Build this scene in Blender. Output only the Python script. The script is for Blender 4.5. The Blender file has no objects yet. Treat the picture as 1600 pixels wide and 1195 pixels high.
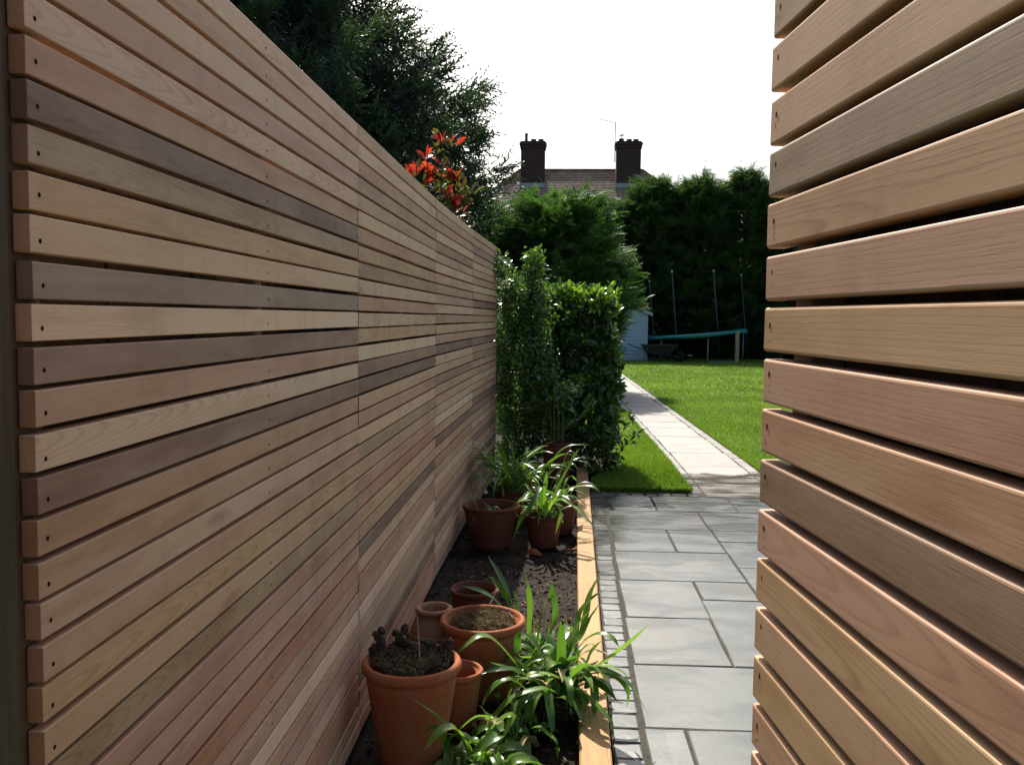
import bpy, bmesh, math, random
import numpy as np
from mathutils import Vector, Matrix, noise as mnoise

random.seed(7)
RNG = np.random.default_rng(11)
R = math.radians
scene = bpy.context.scene
COL = scene.collection

# ------------------------------------------------------------------ camera
CAM_H = 1.445
F_PX, PITCH, ROLL, YAW = 1391.1, 0.0726, 0.0108, 0.0530


def ray(px, py):
    u, v = px - 800.0, py - 597.5
    cr, sr = math.cos(ROLL), math.sin(ROLL)
    u, v = cr * u + sr * v, -sr * u + cr * v
    X, U = u / F_PX, -v / F_PX
    Y = math.cos(PITCH) + U * math.sin(PITCH)
    z = -math.sin(PITCH) + U * math.cos(PITCH)
    c, s = math.cos(YAW), math.sin(YAW)
    return Vector((c * X - s * Y, s * X + c * Y, z))


def at(px, py, Y):
    """point seen at a pixel, at distance Y along the garden"""
    d = ray(px, py)
    k = Y / d.y
    return Vector((d.x * k, Y, CAM_H + d.z * k))


cam_data = bpy.data.cameras.new('camera')
cam = bpy.data.objects.new('camera', cam_data)
COL.objects.link(cam)
fw = ray(800, 597.5).normalized()
rt = (ray(810, 597.5) - ray(800, 597.5)).normalized()
up = rt.cross(fw).normalized()
m = Matrix.Identity(4)
for i in range(3):
    m[i][0], m[i][1], m[i][2] = rt[i], up[i], -fw[i]
m[2][3] = CAM_H
cam.matrix_world = m
cam_data.sensor_width = 36.0
cam_data.lens = F_PX / 1600.0 * 36.0
cam_data.clip_start = 0.05
cam_data.clip_end = 2000
scene.camera = cam

# ------------------------------------------------------------------ light
SUN_EL, SUN_AZ = R(46), R(11.4)          # ahead of the camera, a little to the left
world = bpy.data.worlds.new('World')
scene.world = world
world.use_nodes = True
wn = world.node_tree
wn.nodes.clear()
sky = wn.nodes.new('ShaderNodeTexSky')
sky.sky_type = 'NISHITA'
sky.sun_disc = False
sky.sun_elevation = SUN_EL
sky.sun_rotation = -SUN_AZ
sky.air_density = 1.0
sky.dust_density = 4.0
sky.ozone_density = 1.0
bg = wn.nodes.new('ShaderNodeBackground')
bg.inputs['Strength'].default_value = 0.10
wo = wn.nodes.new('ShaderNodeOutputWorld')
wn.links.new(sky.outputs[0], bg.inputs[0])
wn.links.new(bg.outputs[0], wo.inputs[0])

sl = bpy.data.lights.new('sun', 'SUN')
sl.energy = 4.8
sl.angle = R(0.5)
sl.color = (1.0, 0.95, 0.86)
sun = bpy.data.objects.new('sun', sl)
COL.objects.link(sun)
sdir = Vector((-math.sin(SUN_AZ) * math.cos(SUN_EL), math.cos(SUN_AZ) * math.cos(SUN_EL), math.sin(SUN_EL)))
sun.rotation_euler = sdir.to_track_quat('Z', 'Y').to_euler()
sun.location = sdir * 30

vs = scene.view_settings
vs.view_transform = 'Standard'
vs.look = 'None'
vs.gamma = 1
vs.exposure = 0.8
vs.use_curve_mapping = False


# ------------------------------------------------------------------ helpers
def tag(o, label=None, cat=None, group=None, kind=None):
    if label: o['label'] = label
    if cat: o['category'] = cat
    if group: o['group'] = group
    if kind: o['kind'] = kind
    return o


def empty(name, loc=(0, 0, 0), rz=0.0):
    o = bpy.data.objects.new(name, None)
    o.empty_display_size = 0.05
    COL.objects.link(o)
    o.location = loc
    o.rotation_euler = (0, 0, rz)
    return o


def link(name, me, mat=None, parent=None, loc=None):
    o = bpy.data.objects.new(name, me)
    COL.objects.link(o)
    if mat is not None and len(me.materials) == 0:
        me.materials.append(mat)
    if parent is not None:
        o.parent = parent
    if loc is not None:
        o.location = loc
    return o


def mesh_np(name, verts, faces, smooth=False, tint=None):
    """verts (N,3), faces (M,k) all of one size"""
    verts = np.asarray(verts, np.float32)
    faces = np.asarray(faces, np.int32)
    me = bpy.data.meshes.new(name)
    me.vertices.add(len(verts))
    me.vertices.foreach_set('co', verts.ravel())
    k = faces.shape[1]
    me.loops.add(faces.size)
    me.loops.foreach_set('vertex_index', faces.ravel())
    me.polygons.add(len(faces))
    me.polygons.foreach_set('loop_start', np.arange(0, faces.size, k, dtype=np.int32))
    me.polygons.foreach_set('loop_total', np.full(len(faces), k, np.int32))
    if smooth:
        me.polygons.foreach_set('use_smooth', np.ones(len(faces), bool))
    if tint is not None:
        a = me.attributes.new('tint', 'FLOAT', 'POINT')
        a.data.foreach_set('value', np.asarray(tint, np.float32))
    me.update(calc_edges=True)
    return me


def mesh_py(name, verts, faces, smooth=False):
    me = bpy.data.meshes.new(name)
    me.from_pydata([tuple(v) for v in verts], [], faces)
    if smooth:
        for p in me.polygons: p.use_smooth = True
    me.update()
    return me


def box_mesh(name, x0, x1, y0, y1, z0, z1, bevel=0.0, seg=2):
    bm = bmesh.new()
    bmesh.ops.create_cube(bm, size=1)
    for v in bm.verts:
        v.co = Vector((x0 + (v.co.x + .5) * (x1 - x0), y0 + (v.co.y + .5) * (y1 - y0), z0 + (v.co.z + .5) * (z1 - z0)))
    if bevel > 0:
        bmesh.ops.bevel(bm, geom=list(bm.edges), offset=bevel, segments=seg, affect='EDGES', profile=0.5)
    me = bpy.data.meshes.new(name)
    bm.to_mesh(me)
    bm.free()
    return me


def lathe(name, prof, n=48, smooth=True, wob=0.0):
    verts, faces = [], []
    for i, (r, z) in enumerate(prof):
        for k in range(n):
            a = 2 * math.pi * k / n
            rr = r * (1 + wob * math.sin(3 * a + i * .3))
            verts.append((rr * math.cos(a), rr * math.sin(a), z))
    for i in range(len(prof) - 1):
        for k in range(n):
            k2 = (k + 1) % n
            faces.append((i * n + k, i * n + k2, (i + 1) * n + k2, (i + 1) * n + k))
    return mesh_py(name, verts, faces, smooth)


def tube_geo(path, radii, n=6):
    """verts, quad faces of a tapering tube"""
    V, Fc = [], []
    P = [Vector(p) for p in path]
    for i, p in enumerate(P):
        t = (P[min(i + 1, len(P) - 1)] - P[max(i - 1, 0)])
        if t.length < 1e-9: t = Vector((0, 0, 1))
        t.normalize()
        a = t.cross(Vector((0, 0, 1)))
        if a.length < .05: a = t.cross(Vector((0, 1, 0)))
        a.normalize()
        b = t.cross(a)
        for k in range(n):
            an = 2 * math.pi * k / n
            V.append(p + (a * math.cos(an) + b * math.sin(an)) * radii[i])
    for i in range(len(P) - 1):
        for k in range(n):
            k2 = (k + 1) % n
            Fc.append((i * n + k, i * n + k2, (i + 1) * n + k2, (i + 1) * n + k))
    return V, Fc


class MB:
    def __init__(s): s.v, s.f = [], []
    def add(s, V, Fc):
        o = len(s.v)
        s.v += [tuple(v) for v in V]
        s.f += [tuple(i + o for i in f) for f in Fc]
        return s
    def tube(s, path, radii, n=6):
        if not hasattr(radii, '__len__'): radii = [radii] * len(path)
        V, Fc = tube_geo(path, radii, n)
        L = len(V)
        Fc = Fc + [tuple(range(n - 1, -1, -1)), tuple(range(L - n, L))]
        return s.add(V, Fc)
    def box(s, x0, x1, y0, y1, z0, z1):
        V = [(x, y, z) for z in (z0, z1) for y in (y0, y1) for x in (x0, x1)]
        return s.add(V, [(0, 2, 3, 1), (4, 5, 7, 6), (0, 1, 5, 4), (2, 6, 7, 3), (0, 4, 6, 2), (1, 3, 7, 5)])
    def mesh(s, name, smooth=False): return mesh_py(name, s.v, s.f, smooth)


def norm(a):
    return a / np.maximum(np.linalg.norm(a, axis=1, keepdims=True), 1e-9)


def scatter(name, tv, tf, pos, d, n, sc, tint, smooth=False):
    """copies of a small template (x along d, y across, z along n) in ONE mesh"""
    tv = np.asarray(tv, np.float64)
    tf = np.asarray(tf, np.int64)
    pos, d, n = np.asarray(pos), norm(np.asarray(d)), np.asarray(n)
    b = norm(np.cross(n, d))
    n = np.cross(d, b)
    sc = np.asarray(sc).reshape(len(pos), -1)
    if sc.shape[1] == 1: sc = np.repeat(sc, 3, 1)
    V = (pos[:, None, :] + tv[None, :, 0:1] * (d * sc[:, 0:1])[:, None, :] + tv[None, :, 1:2] * (b * sc[:, 1:2])[:, None, :]
         + tv[None, :, 2:3] * (n * sc[:, 2:3])[:, None, :])
    k = len(tv)
    Fc = tf[None] + (np.arange(len(pos)) * k)[:, None, None]
    return mesh_np(name, V.reshape(-1, 3), Fc.reshape(-1, tf.shape[1]), smooth, np.repeat(tint, k))


# ------------------------------------------------------------------ materials
def new_mat(name):
    mt = bpy.data.materials.new(name)
    mt.use_nodes = True
    nt = mt.node_tree
    nt.nodes.clear()
    out = nt.nodes.new('ShaderNodeOutputMaterial')
    return mt, nt, out


class NT:
    """small node-writing helper"""
    def __init__(s, nt): s.nt = nt
    def n(s, t, **kw):
        nd = s.nt.nodes.new('ShaderNode' + t)
        for k, v in kw.items(): setattr(nd, k, v)
        return nd
    def put(s, sock, v):
        if isinstance(v, bpy.types.NodeSocket): s.nt.links.new(v, sock)
        elif v is not None: sock.default_value = v
    def math(s, op, a, b=None, c=None, clamp=False):
        nd = s.n('Math', operation=op)
        nd.use_clamp = clamp
        s.put(nd.inputs[0], a)
        if b is not None: s.put(nd.inputs[1], b)
        if c is not None: s.put(nd.inputs[2], c)
        return nd.outputs[0]
    def vmath(s, op, a, b=None):
        nd = s.n('VectorMath', operation=op)
        s.put(nd.inputs[0], a)
        if b is not None: s.put(nd.inputs[1], b)
        return nd.outputs[0]
    def noise(s, vec, scale=5.0, detail=3.0, rough=.55, dist=0.0):
        nd = s.n('TexNoise')
        s.put(nd.inputs['Vector'], vec)
        nd.inputs['Scale'].default_value = scale
        nd.inputs['Detail'].default_value = detail
        nd.inputs['Roughness'].default_value = rough
        nd.inputs['Distortion'].default_value = dist
        return nd.outputs['Fac']
    def ramp(s, fac, stops):
        nd = s.n('ValToRGB')
        cr = nd.color_ramp
        while len(cr.elements) < len(stops): cr.elements.new(.5)
        for e, (p, c) in zip(cr.elements, stops):
            e.position = p
            e.color = (c, c, c, 1) if not hasattr(c, '__len__') else (*c, 1)
        s.put(nd.inputs[0], fac)
        return nd.outputs[0]
    def mix(s, fac, a, b, mode='MIX'):
        nd = s.n('Mix', data_type='RGBA', blend_type=mode)
        s.put(nd.inputs[0], fac)
        for sock, v in ((nd.inputs[6], a), (nd.inputs[7], b)):
            if isinstance(v, bpy.types.NodeSocket): s.put(sock, v)
            else: sock.default_value = (*v, 1) if len(v) == 3 else v
        return nd.outputs[2]
    def bump(s, h, strength=.3, dist=.01):
        nd = s.n('Bump')
        nd.inputs['Strength'].default_value = strength
        nd.inputs['Distance'].default_value = dist
        s.put(nd.inputs['Height'], h)
        return nd.outputs[0]
    def principled(s, out, base, rough=.6, spec=.5, normal=None, **kw):
        p = s.n('BsdfPrincipled')
        if isinstance(base, bpy.types.NodeSocket): s.put(p.inputs['Base Color'], base)
        else: p.inputs['Base Color'].default_value = (*base, 1)
        s.put(p.inputs['Roughness'], rough)
        s.put(p.inputs['Specular IOR Level'], spec)
        if normal is not None: s.put(p.inputs['Normal'], normal)
        for k, v in kw.items(): s.put(p.inputs[k], v)
        if out is not None: s.nt.links.new(p.outputs[0], out.inputs[0])
        return p


def mat_cedar():
    mt, nt, out = new_mat('cedar')
    g = NT(nt)
    tc = g.n('TexCoord')
    oi = g.n('ObjectInfo')
    rnd = oi.outputs['Random']
    off = g.n('CombineXYZ')
    g.put(off.inputs[0], g.math('MULTIPLY', rnd, 37.0))
    g.put(off.inputs[1], g.math('MULTIPLY', rnd, 11.0))
    g.put(off.inputs[2], g.math('MULTIPLY', rnd, 5.0))
    P = tc.outputs['Object']
    sep = g.n('SeparateXYZ')
    g.put(sep.inputs[0], P)
    x, y, z = sep.outputs
    Po = g.vmath('ADD', P, off.outputs[0])
    low = g.noise(g.vmath('MULTIPLY', Po, (1.6, 9, 9)), 1.0, 2.0)
    mid = g.noise(g.vmath('MULTIPLY', Po, (6, 40, 40)), 1.0, 3.0)
    # growth rings: straight grain on most boards, nested arches on some
    r2 = g.math('FRACT', g.math('MULTIPLY', rnd, 17.31))
    zc = g.math('SUBTRACT', z, g.math('MULTIPLY', g.math('SUBTRACT', r2, .5), .03))
    arch = g.math('ADD', g.math('MULTIPLY', g.math('MULTIPLY', zc, zc), 3800.0), g.math('MULTIPLY', x, g.math('ADD', 5.0, g.math('MULTIPLY', r2, 12.0))))
    strt = g.math('MULTIPLY', g.math('ADD', z, g.math('MULTIPLY', y, .5)), 170.0)
    sel = g.math('GREATER_THAN', oi.outputs['Alpha'], .5)
    ph = g.math('ADD', g.math('MULTIPLY', arch, sel), g.math('MULTIPLY', strt, g.math('SUBTRACT', 1.0, sel)))
    ph = g.math('ADD', ph, g.math('ADD', g.math('MULTIPLY', low, g.math('ADD', 3.0, g.math('MULTIPLY', sel, 3.5))), g.math('MULTIPLY', mid, .45)))
    fr = g.math('FRACT', ph)
    ring = g.ramp(fr, [(0, .15), (.10, .0), (.6, .10), (.88, 1.0), (1, .15)])
    fib = g.noise(g.vmath('MULTIPLY', Po, (7, 420, 420)), 1.0, 3.0, .6)
    pores = g.ramp(g.noise(g.vmath('MULTIPLY', Po, (26, 900, 900)), 1.0, 2.0), [(.56, 0.0), (.70, 1.0)])
    mott = g.noise(g.vmath('MULTIPLY', Po, (2.6, 16, 16)), 1.0, 4.0, .6)
    base = oi.outputs['Color']
    dark = g.mix(1.0, base, (.56, .46, .40), 'MULTIPLY')
    lite = g.mix(.38, base, (.80, .60, .42))
    c = g.mix(g.math('MULTIPLY', ring, g.math('ADD', .22, g.math('MULTIPLY', sel, .28))), base, dark)
    c = g.mix(g.math('MULTIPLY', g.ramp(mott, [(.42, 0.0), (.72, 1.0)]), .55), c, lite)
    c = g.mix(g.math('MULTIPLY', g.ramp(mott, [(.28, 1.0), (.46, 0.0)]), .45), c, dark)
    c = g.mix(g.math('MULTIPLY', g.math('SUBTRACT', fib, .36), .42, clamp=True), c, dark)
    c = g.mix(g.math('MULTIPLY', pores, .16), c, g.mix(1.0, base, (.4, .3, .25), 'MULTIPLY'))
    # reddish knots and streaks, rare
    vo = g.n('TexVoronoi')
    vo.feature = 'F1'
    g.put(vo.inputs['Vector'], g.vmath('MULTIPLY', g.vmath('ADD', Po, g.vmath('MULTIPLY', g.n('TexNoise').outputs['Color'], (.0, .0, .0))), (2.2, 9, 9)))
    vo.inputs['Scale'].default_value = 1.0
    kn = g.ramp(g.math('ADD', vo.outputs['Distance'], g.math('MULTIPLY', g.math('SUBTRACT', mid, .3), .5)), [(.10, 1.0), (.27, .0)])
    c = g.mix(g.math('MULTIPLY', kn, .5), c, (.30, .115, .05))
    # grey-brown weathering blotches and drips
    geo = g.n('NewGeometry')
    wz = g.noise(g.vmath('MULTIPLY', geo.outputs['Position'], (7, 7, 1.3)), 1.0, 5.0, .65)
    c = g.mix(g.math('MULTIPLY', g.ramp(wz, [(.50, 0.0), (.72, 1.0)]), .42), c, g.mix(1.0, base, (.62, .58, .58), 'MULTIPLY'))
    # rough-sawn end grain is darker and redder
    sn = g.n('SeparateXYZ')
    vt = g.n('VectorTransform', vector_type='NORMAL', convert_from='WORLD', convert_to='OBJECT')
    g.put(vt.inputs[0], geo.outputs['True Normal'])
    g.put(sn.inputs[0], vt.outputs[0])
    endf = g.math('GREATER_THAN', g.math('ABSOLUTE', sn.outputs[0]), .80)
    c = g.mix(g.math('MULTIPLY', endf, .85), c, g.mix(1.0, base, g.mix(g.noise(Po, 260.0, 3.0), (.34, .17, .13), (.62, .36, .28)), 'MULTIPLY'))
    hgt = g.math('ADD', g.math('MULTIPLY', ring, -.22), g.math('ADD', g.math('MULTIPLY', fib, .45), g.math('MULTIPLY', pores, -.5)))
    g.principled(out, c, g.math('ADD', .52, g.math('MULTIPLY', fib, .25)), .35, g.bump(hgt, .13, .0008))
    return mt


def mat_wood(name, c1, c2, sx=3, sc=160, rough=.75, knots=False, axis=1, spots=False):
    mt, nt, out = new_mat(name)
    g = NT(nt)
    tc = g.n('TexCoord')
    oi = g.n('ObjectInfo')
    o = g.math('MULTIPLY', oi.outputs['Random'], 31.0)
    P = g.vmath('ADD', tc.outputs['Object'], o)
    k = [sc, sc, sc]
    k[axis] = sx
    fib = g.noise(g.vmath('MULTIPLY', P, tuple(k)), 1.0, 4.0, .6, .4)
    k2 = [sc * .12] * 3
    k2[axis] = sx * .5
    low = g.noise(g.vmath('MULTIPLY', P, tuple(k2)), 1.0, 3.0)
    c = g.mix(g.ramp(fib, [(.3, 0.0), (.7, 1.0)]), c1, c2)
    c = g.mix(g.math('MULTIPLY', g.ramp(low, [(.45, 0.0), (.7, 1.0)]), .5), c, tuple(v * .6 for v in c1))
    if spots:
        sp = g.noise(g.vmath('MULTIPLY', P, (1, .45, 1)), 95.0, 2.0)
        c = g.mix(g.ramp(sp, [(.66, 0.0), (.70, .8)]), c, (.10, .055, .03))
        ck = g.noise(g.vmath('MULTIPLY', P, (120, 4, 120)), 1.0, 2.0)
        c = g.mix(g.ramp(ck, [(.68, 0.0), (.72, .75)]), c, (.12, .07, .035))
        dn = g.noise(P, 2.2, 4.0)
        c = g.mix(g.math('MULTIPLY', g.ramp(dn, [(.5, 0.0), (.68, 1.0)]), .45), c, (.25, .20, .10))
    g.principled(out, c, rough, .25, g.bump(fib, .4, .003))
    return mt


def mat_terracotta(name, c1, c2, stain, amt=.5):
    mt, nt, out = new_mat(name)
    g = NT(nt)
    tc = g.n('TexCoord')
    oi = g.n('ObjectInfo')
    P = g.vmath('ADD', tc.outputs['Object'], g.math('MULTIPLY', oi.outputs['Random'], 13.0))
    n1 = g.noise(g.vmath('MULTIPLY', P, (1, 1, .5)), 9.0, 5.0, .6)
    n2 = g.noise(P, 160.0, 3.0, .6)
    n3 = g.noise(g.vmath('MULTIPLY', P, (1, 1, .28)), 22.0, 5.0, .65)
    c = g.mix(g.ramp(n1, [(.3, 0.0), (.7, 1.0)]), c1, c2)
    c = g.mix(g.math('MULTIPLY', g.ramp(n3, [(.48, 0.0), (.70, 1.0)]), amt), c, stain)
    c = g.mix(g.math('MULTIPLY', g.ramp(n2, [(.55, 0.0), (.75, 1.0)]), .35), c, tuple(v * .5 for v in c1))
    g.principled(out, c, .82, .25, g.bump(g.math('ADD', n2, g.math('MULTIPLY', n3, .6)), .35, .003))
    return mt


def mat_soil(name, c1, c2, sc=60.0):
    mt, nt, out = new_mat(name)
    g = NT(nt)
    geo = g.n('NewGeometry')
    P = geo.outputs['Position']
    n1 = g.noise(P, sc, 5.0, .7)
    n2 = g.noise(P, sc * 6, 4.0, .7)
    c = g.mix(g.ramp(n1, [(.35, 0.0), (.7, 1.0)]), c1, c2)
    c = g.mix(g.math('MULTIPLY', g.ramp(n2, [(.6, 0.0), (.72, 1.0)]), .5), c, (.16, .10, .06))
    g.principled(out, c, .9, .2, g.bump(g.math('ADD', n1, g.math('MULTIPLY', n2, .6)), .8, .009))
    return mt


def mat_stone(name, dry1, dry2, wetmul=(.62, .64, .64), sett=False):
    mt, nt, out = new_mat(name)
    g = NT(nt)
    geo = g.n('NewGeometry')
    P = geo.outputs['Position']
    oi = g.n('ObjectInfo')
    rnd = oi.outputs['Random']
    sep = g.n('SeparateXYZ')
    g.put(sep.inputs[0], P)
    Po = g.vmath('ADD', P, g.math('MULTIPLY', rnd, 23.0))
    n1 = g.noise(g.vmath('MULTIPLY', Po, (1.0, 2.4, 1)), 5.0, 5.0, .62, .6)
    n2 = g.noise(Po, 55.0, 4.0, .65)
    lay = g.noise(g.vmath('MULTIPLY', Po, (3.0, 15.0, 3)), 1.0, 4.0, .55, 1.4)
    n4 = g.noise(Po, 260.0, 2.0, .6)
    c = g.mix(g.ramp(n1, [(.3, 0.0), (.7, 1.0)]), dry1, dry2)
    c = g.mix(g.math('MULTIPLY', rnd, .45), c, tuple(v * 1.25 for v in dry2))
    c = g.mix(g.math('MULTIPLY', g.ramp(n2, [(.5, 0.0), (.75, 1.0)]), .35), c, tuple(v * .55 for v in dry1))
    c = g.mix(g.math('MULTIPLY', g.ramp(g.noise(Po, 120.0, 3.0, .6), [(.60, 0.0), (.70, 1.0)]), .45), c, tuple(v * .45 for v in dry1))
    c = g.mix(g.math('MULTIPLY', g.ramp(g.noise(g.vmath('MULTIPLY', Po, (1, 1.6, 1)), 11.0, 6.0, .7, 1.2), [(.47, 0.0), (.50, 1.0), (.53, 0.0)]), .28), c, tuple(v * .5 for v in dry1))
    # brown iron veins of riven sandstone
    c = g.mix(g.math('MULTIPLY', g.ramp(g.noise(Po, 2.1, 3.0), [(.55, 0.0), (.7, 1.0)]), .3), c, (.20, .15, .09))
    # water: the terrace has just been hosed down, the path dries off beyond 8.6 m
    edge = g.math('ADD', sep.outputs[1], g.math('MULTIPLY', g.math('SUBTRACT', g.noise(P, 3.5, 4.0), .5), 1.1))
    wet = g.ramp(g.math('MULTIPLY', edge, .1), [(.835, 1.0), (.85, 0.0)])
    pud = g.ramp(g.noise(g.vmath('MULTIPLY', P, (1.0, 1.9, 1)), 2.3, 4.0, .55, .5), [(.40, 0.0), (.56, 1.0)])
    pud = g.math('MULTIPLY', pud, wet)
    rv = g.ramp(g.math('MULTIPLY', sep.outputs[1], .1), [(.48, .30), (.64, 1.0)])
    far = g.math('SUBTRACT', rv, .3)
    wd = g.math('ADD', g.math('MULTIPLY', wet, .60), g.math('MULTIPLY', g.math('MULTIPLY', pud, rv), .40))
    c = g.mix(g.math('MULTIPLY', g.math('MULTIPLY', pud, far), .55), c, (.085, .070, .045))
    c = g.mix(wd, c, g.mix(1.0, c, wetmul, 'MULTIPLY'))
    rough = g.math('SUBTRACT', .72, g.math('ADD', g.math('MULTIPLY', wet, g.math('ADD', .28, g.math('MULTIPLY', far, .28))), g.math('MULTIPLY', pud, .12)))
    rough = g.math('ADD', rough, g.math('MULTIPLY', g.math('SUBTRACT', n2, .5), .12))
    spec = g.math('ADD', .3, g.math('MULTIPLY', wet, .22))
    h = g.math('ADD', g.math('MULTIPLY', lay, g.math('MULTIPLY', rv, 1.35)), g.math('ADD', g.math('MULTIPLY', n2, .16), g.math('MULTIPLY', n4, .05)))
    st = g.math('SUBTRACT', 1.0, g.math('MULTIPLY', pud, .35))
    g.principled(out, c, rough, spec, g.bump(g.math('MULTIPLY', h, st),   .38 if not sett else .4, .006))
    return mt


def mat_leaf(name, stops, rough=.45, spec=.5, trans=.35, attr=True, tmul=(1.1, 1.25, .55)):
    mt, nt, out = new_mat(name)
    g = NT(nt)
    if attr:
        a = g.n('Attribute', attribute_name='tint')
        f = a.outputs['Fac']
    else:
        f = g.n('ObjectInfo').outputs['Random']
    geo = g.n('NewGeometry')
    vv = g.noise(geo.outputs['Position'], 30.0, 2.0)
    c = g.ramp(g.math('ADD', f, g.math('MULTIPLY', g.math('SUBTRACT', vv, .5), .25)), stops)
    p = g.principled(None, c, rough, spec)
    t = g.n('BsdfTranslucent')
    g.put(t.inputs[0], g.mix(1.0, c, tmul, 'MULTIPLY'))
    mx = g.n('MixShader')
    mx.inputs[0].default_value = trans
    nt.links.new(p.outputs[0], mx.inputs[1])
    nt.links.new(t.outputs[0], mx.inputs[2])
    nt.links.new(mx.outputs[0], out.inputs[0])
    return mt


def mat_plain(name, c, rough=.6, spec=.4, metal=0.0, var=.25, sc=14.0, bump=.1):
    mt, nt, out = new_mat(name)
    g = NT(nt)
    geo = g.n('NewGeometry')
    n1 = g.noise(geo.outputs['Position'], sc, 5.0, .6)
    cc = g.mix(g.ramp(n1, [(.3, 0.0), (.7, 1.0)]), tuple(v * (1 - var) for v in c), tuple(min(1, v * (1 + var)) for v in c))
    g.principled(out, cc, rough, spec, g.bump(n1, bump, .01), Metallic=metal)
    return mt


def mat_brick(name):
    mt, nt, out = new_mat(name)
    g = NT(nt)
    tc = g.n('TexCoord')
    mp = g.n('Mapping')
    mp.inputs['Rotation'].default_value = (R(90), 0, 0)
    g.put(mp.inputs[0], tc.outputs['Object'])
    b = g.n('TexBrick')
    g.put(b.inputs['Vector'], mp.outputs[0])
    b.inputs['Color1'].default_value = (.10, .045, .035, 1)
    b.inputs['Color2'].default_value = (.06, .03, .028, 1)
    b.inputs['Mortar'].default_value = (.09, .075, .065, 1)
    b.inputs['Scale'].default_value = 1.0
    b.inputs['Brick Width'].default_value = .225
    b.inputs['Row Height'].default_value = .075
    b.inputs['Mortar Size'].default_value = .008
    n1 = g.noise(tc.outputs['Object'], 3.0, 4.0)
    c = g.mix(g.math('MULTIPLY', n1, .5), b.outputs['Color'], (.035, .03, .03))
    g.principled(out, c, .85, .2, g.bump(b.outputs['Fac'], -.4, .01))
    return mt


def mat_rooftile(name):
    mt, nt, out = new_mat(name)
    g = NT(nt)
    geo = g.n('NewGeometry')
    P = geo.outputs['Position']
    sep = g.n('SeparateXYZ')
    g.put(sep.inputs[0], P)
    col = g.math('FLOOR', g.math('MULTIPLY', sep.outputs[0], 6.0))
    row = g.math('FLOOR', g.math('MULTIPLY', sep.outputs[2], 10.0))
    cb = g.n('CombineXYZ')
    g.put(cb.inputs[0], col)
    g.put(cb.inputs[1], row)
    w = g.n('TexWhiteNoise')
    g.put(w.inputs['Vector'], cb.outputs[0])
    n1 = g.noise(P, 1.2, 4.0)
    c = g.ramp(w.outputs['Value'], [(0, (.20, .125, .09)), (.5, (.28, .18, .13)), (1, (.37, .26, .19))])
    c = g.mix(g.math('MULTIPLY', g.ramp(n1, [(.45, 0.0), (.65, 1.0)]), .5), c, (.15, .13, .08))
    g.principled(out, c, .8, .3, g.bump(w.outputs['Value'], .3, .02))
    return mt


def mat_lawn():
    mt, nt, out = new_mat('lawn_turf')
    g = NT(nt)
    geo = g.n('NewGeometry')
    P = geo.outputs['Position']
    n1 = g.noise(P, 1.1, 4.0)
    n2 = g.noise(P, 90.0, 3.0, .7)
    c = g.mix(g.ramp(n1, [(.3, 0.0), (.7, 1.0)]), (.085, .15, .016), (.125, .20, .024))
    c = g.mix(g.math('MULTIPLY', n2, .5), c, (.05, .085, .012))
    g.principled(out, c, .8, .2, g.bump(n2, .8, .03))
    return mt


M = {}
M['cedar'] = mat_cedar()
M['timber'] = mat_wood('sleeper_wood', (.36, .205, .080), (.47, .29, .12), 3, 90, .7, spots=True)
M['post'] = mat_wood('post_wood', (.11, .075, .045), (.16, .115, .07), 3, 70, .8, axis=2)
M['batten'] = mat_wood('batten_wood', (.34, .22, .14), (.44, .31, .21), 3, 110, .75, axis=2)
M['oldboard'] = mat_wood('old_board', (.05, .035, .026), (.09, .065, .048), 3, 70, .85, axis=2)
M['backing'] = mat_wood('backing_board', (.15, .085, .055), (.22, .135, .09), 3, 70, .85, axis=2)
M['screw'] = mat_plain('screw_dark', (.022, .012, .009), .95, .05)
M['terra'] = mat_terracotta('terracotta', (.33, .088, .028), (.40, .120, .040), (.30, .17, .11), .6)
M['terra_shaded'] = mat_terracotta('terracotta_shaded', (.115, .032, .019), (.16, .048, .026), (.055, .03, .02), .5)  # rear pots: dark reddish clay, darkened further to paint in their deep shade
M['terra_pale'] = mat_terracotta('terracotta_pale', (.30, .155, .085), (.38, .205, .115), (.16, .11, .07), .4)
M['soil'] = mat_soil('bed_soil', (.013, .0085, .006), (.042, .028, .019), 85)
M['potsoil'] = mat_soil('pot_soil', (.030, .020, .012), (.075, .050, .030), 90)
M['moss'] = mat_soil('dead_moss', (.045, .031, .020), (.125, .090, .052), 140)
M['ground'] = mat_soil('garden_ground', (.04, .05, .018), (.06, .075, .025), 8)
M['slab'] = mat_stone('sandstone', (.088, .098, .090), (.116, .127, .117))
M['pathslab'] = mat_stone('sandstone_path', (.24, .23, .205), (.32, .31, .28), (.40, .34, .27))
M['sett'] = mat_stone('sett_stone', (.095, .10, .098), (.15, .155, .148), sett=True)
M['pathsett'] = mat_stone('path_sett', (.25, .24, .22), (.34, .33, .30), (.5, .46, .40), sett=True)
M['mortar'] = mat_plain('mortar', (.062, .054, .042), .95, .1, 0, .3, 30)
M['lawn'] = mat_lawn()
M['grass'] = mat_leaf('grass_blade', [(0, (.085, .145, .018)), (.5, (.145, .225, .030)), (1, (.23, .31, .065))], .5, .3, .45)
M['strap'] = mat_leaf('strap_leaf', [(0, (.052, .12, .018)), (.5, (.112, .22, .034)), (1, (.21, .32, .06))], .27, .5, .42, attr=False)
M['straw'] = mat_leaf('dry_leaf', [(0, (.32, .20, .08)), (1, (.45, .33, .16))], .6, .3, .2, attr=False)
LST = [(0, (.034, .078, .022)), (.55, (.066, .142, .032)), (.8, (.14, .23, .03)), (1, (.25, .34, .04))]
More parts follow.
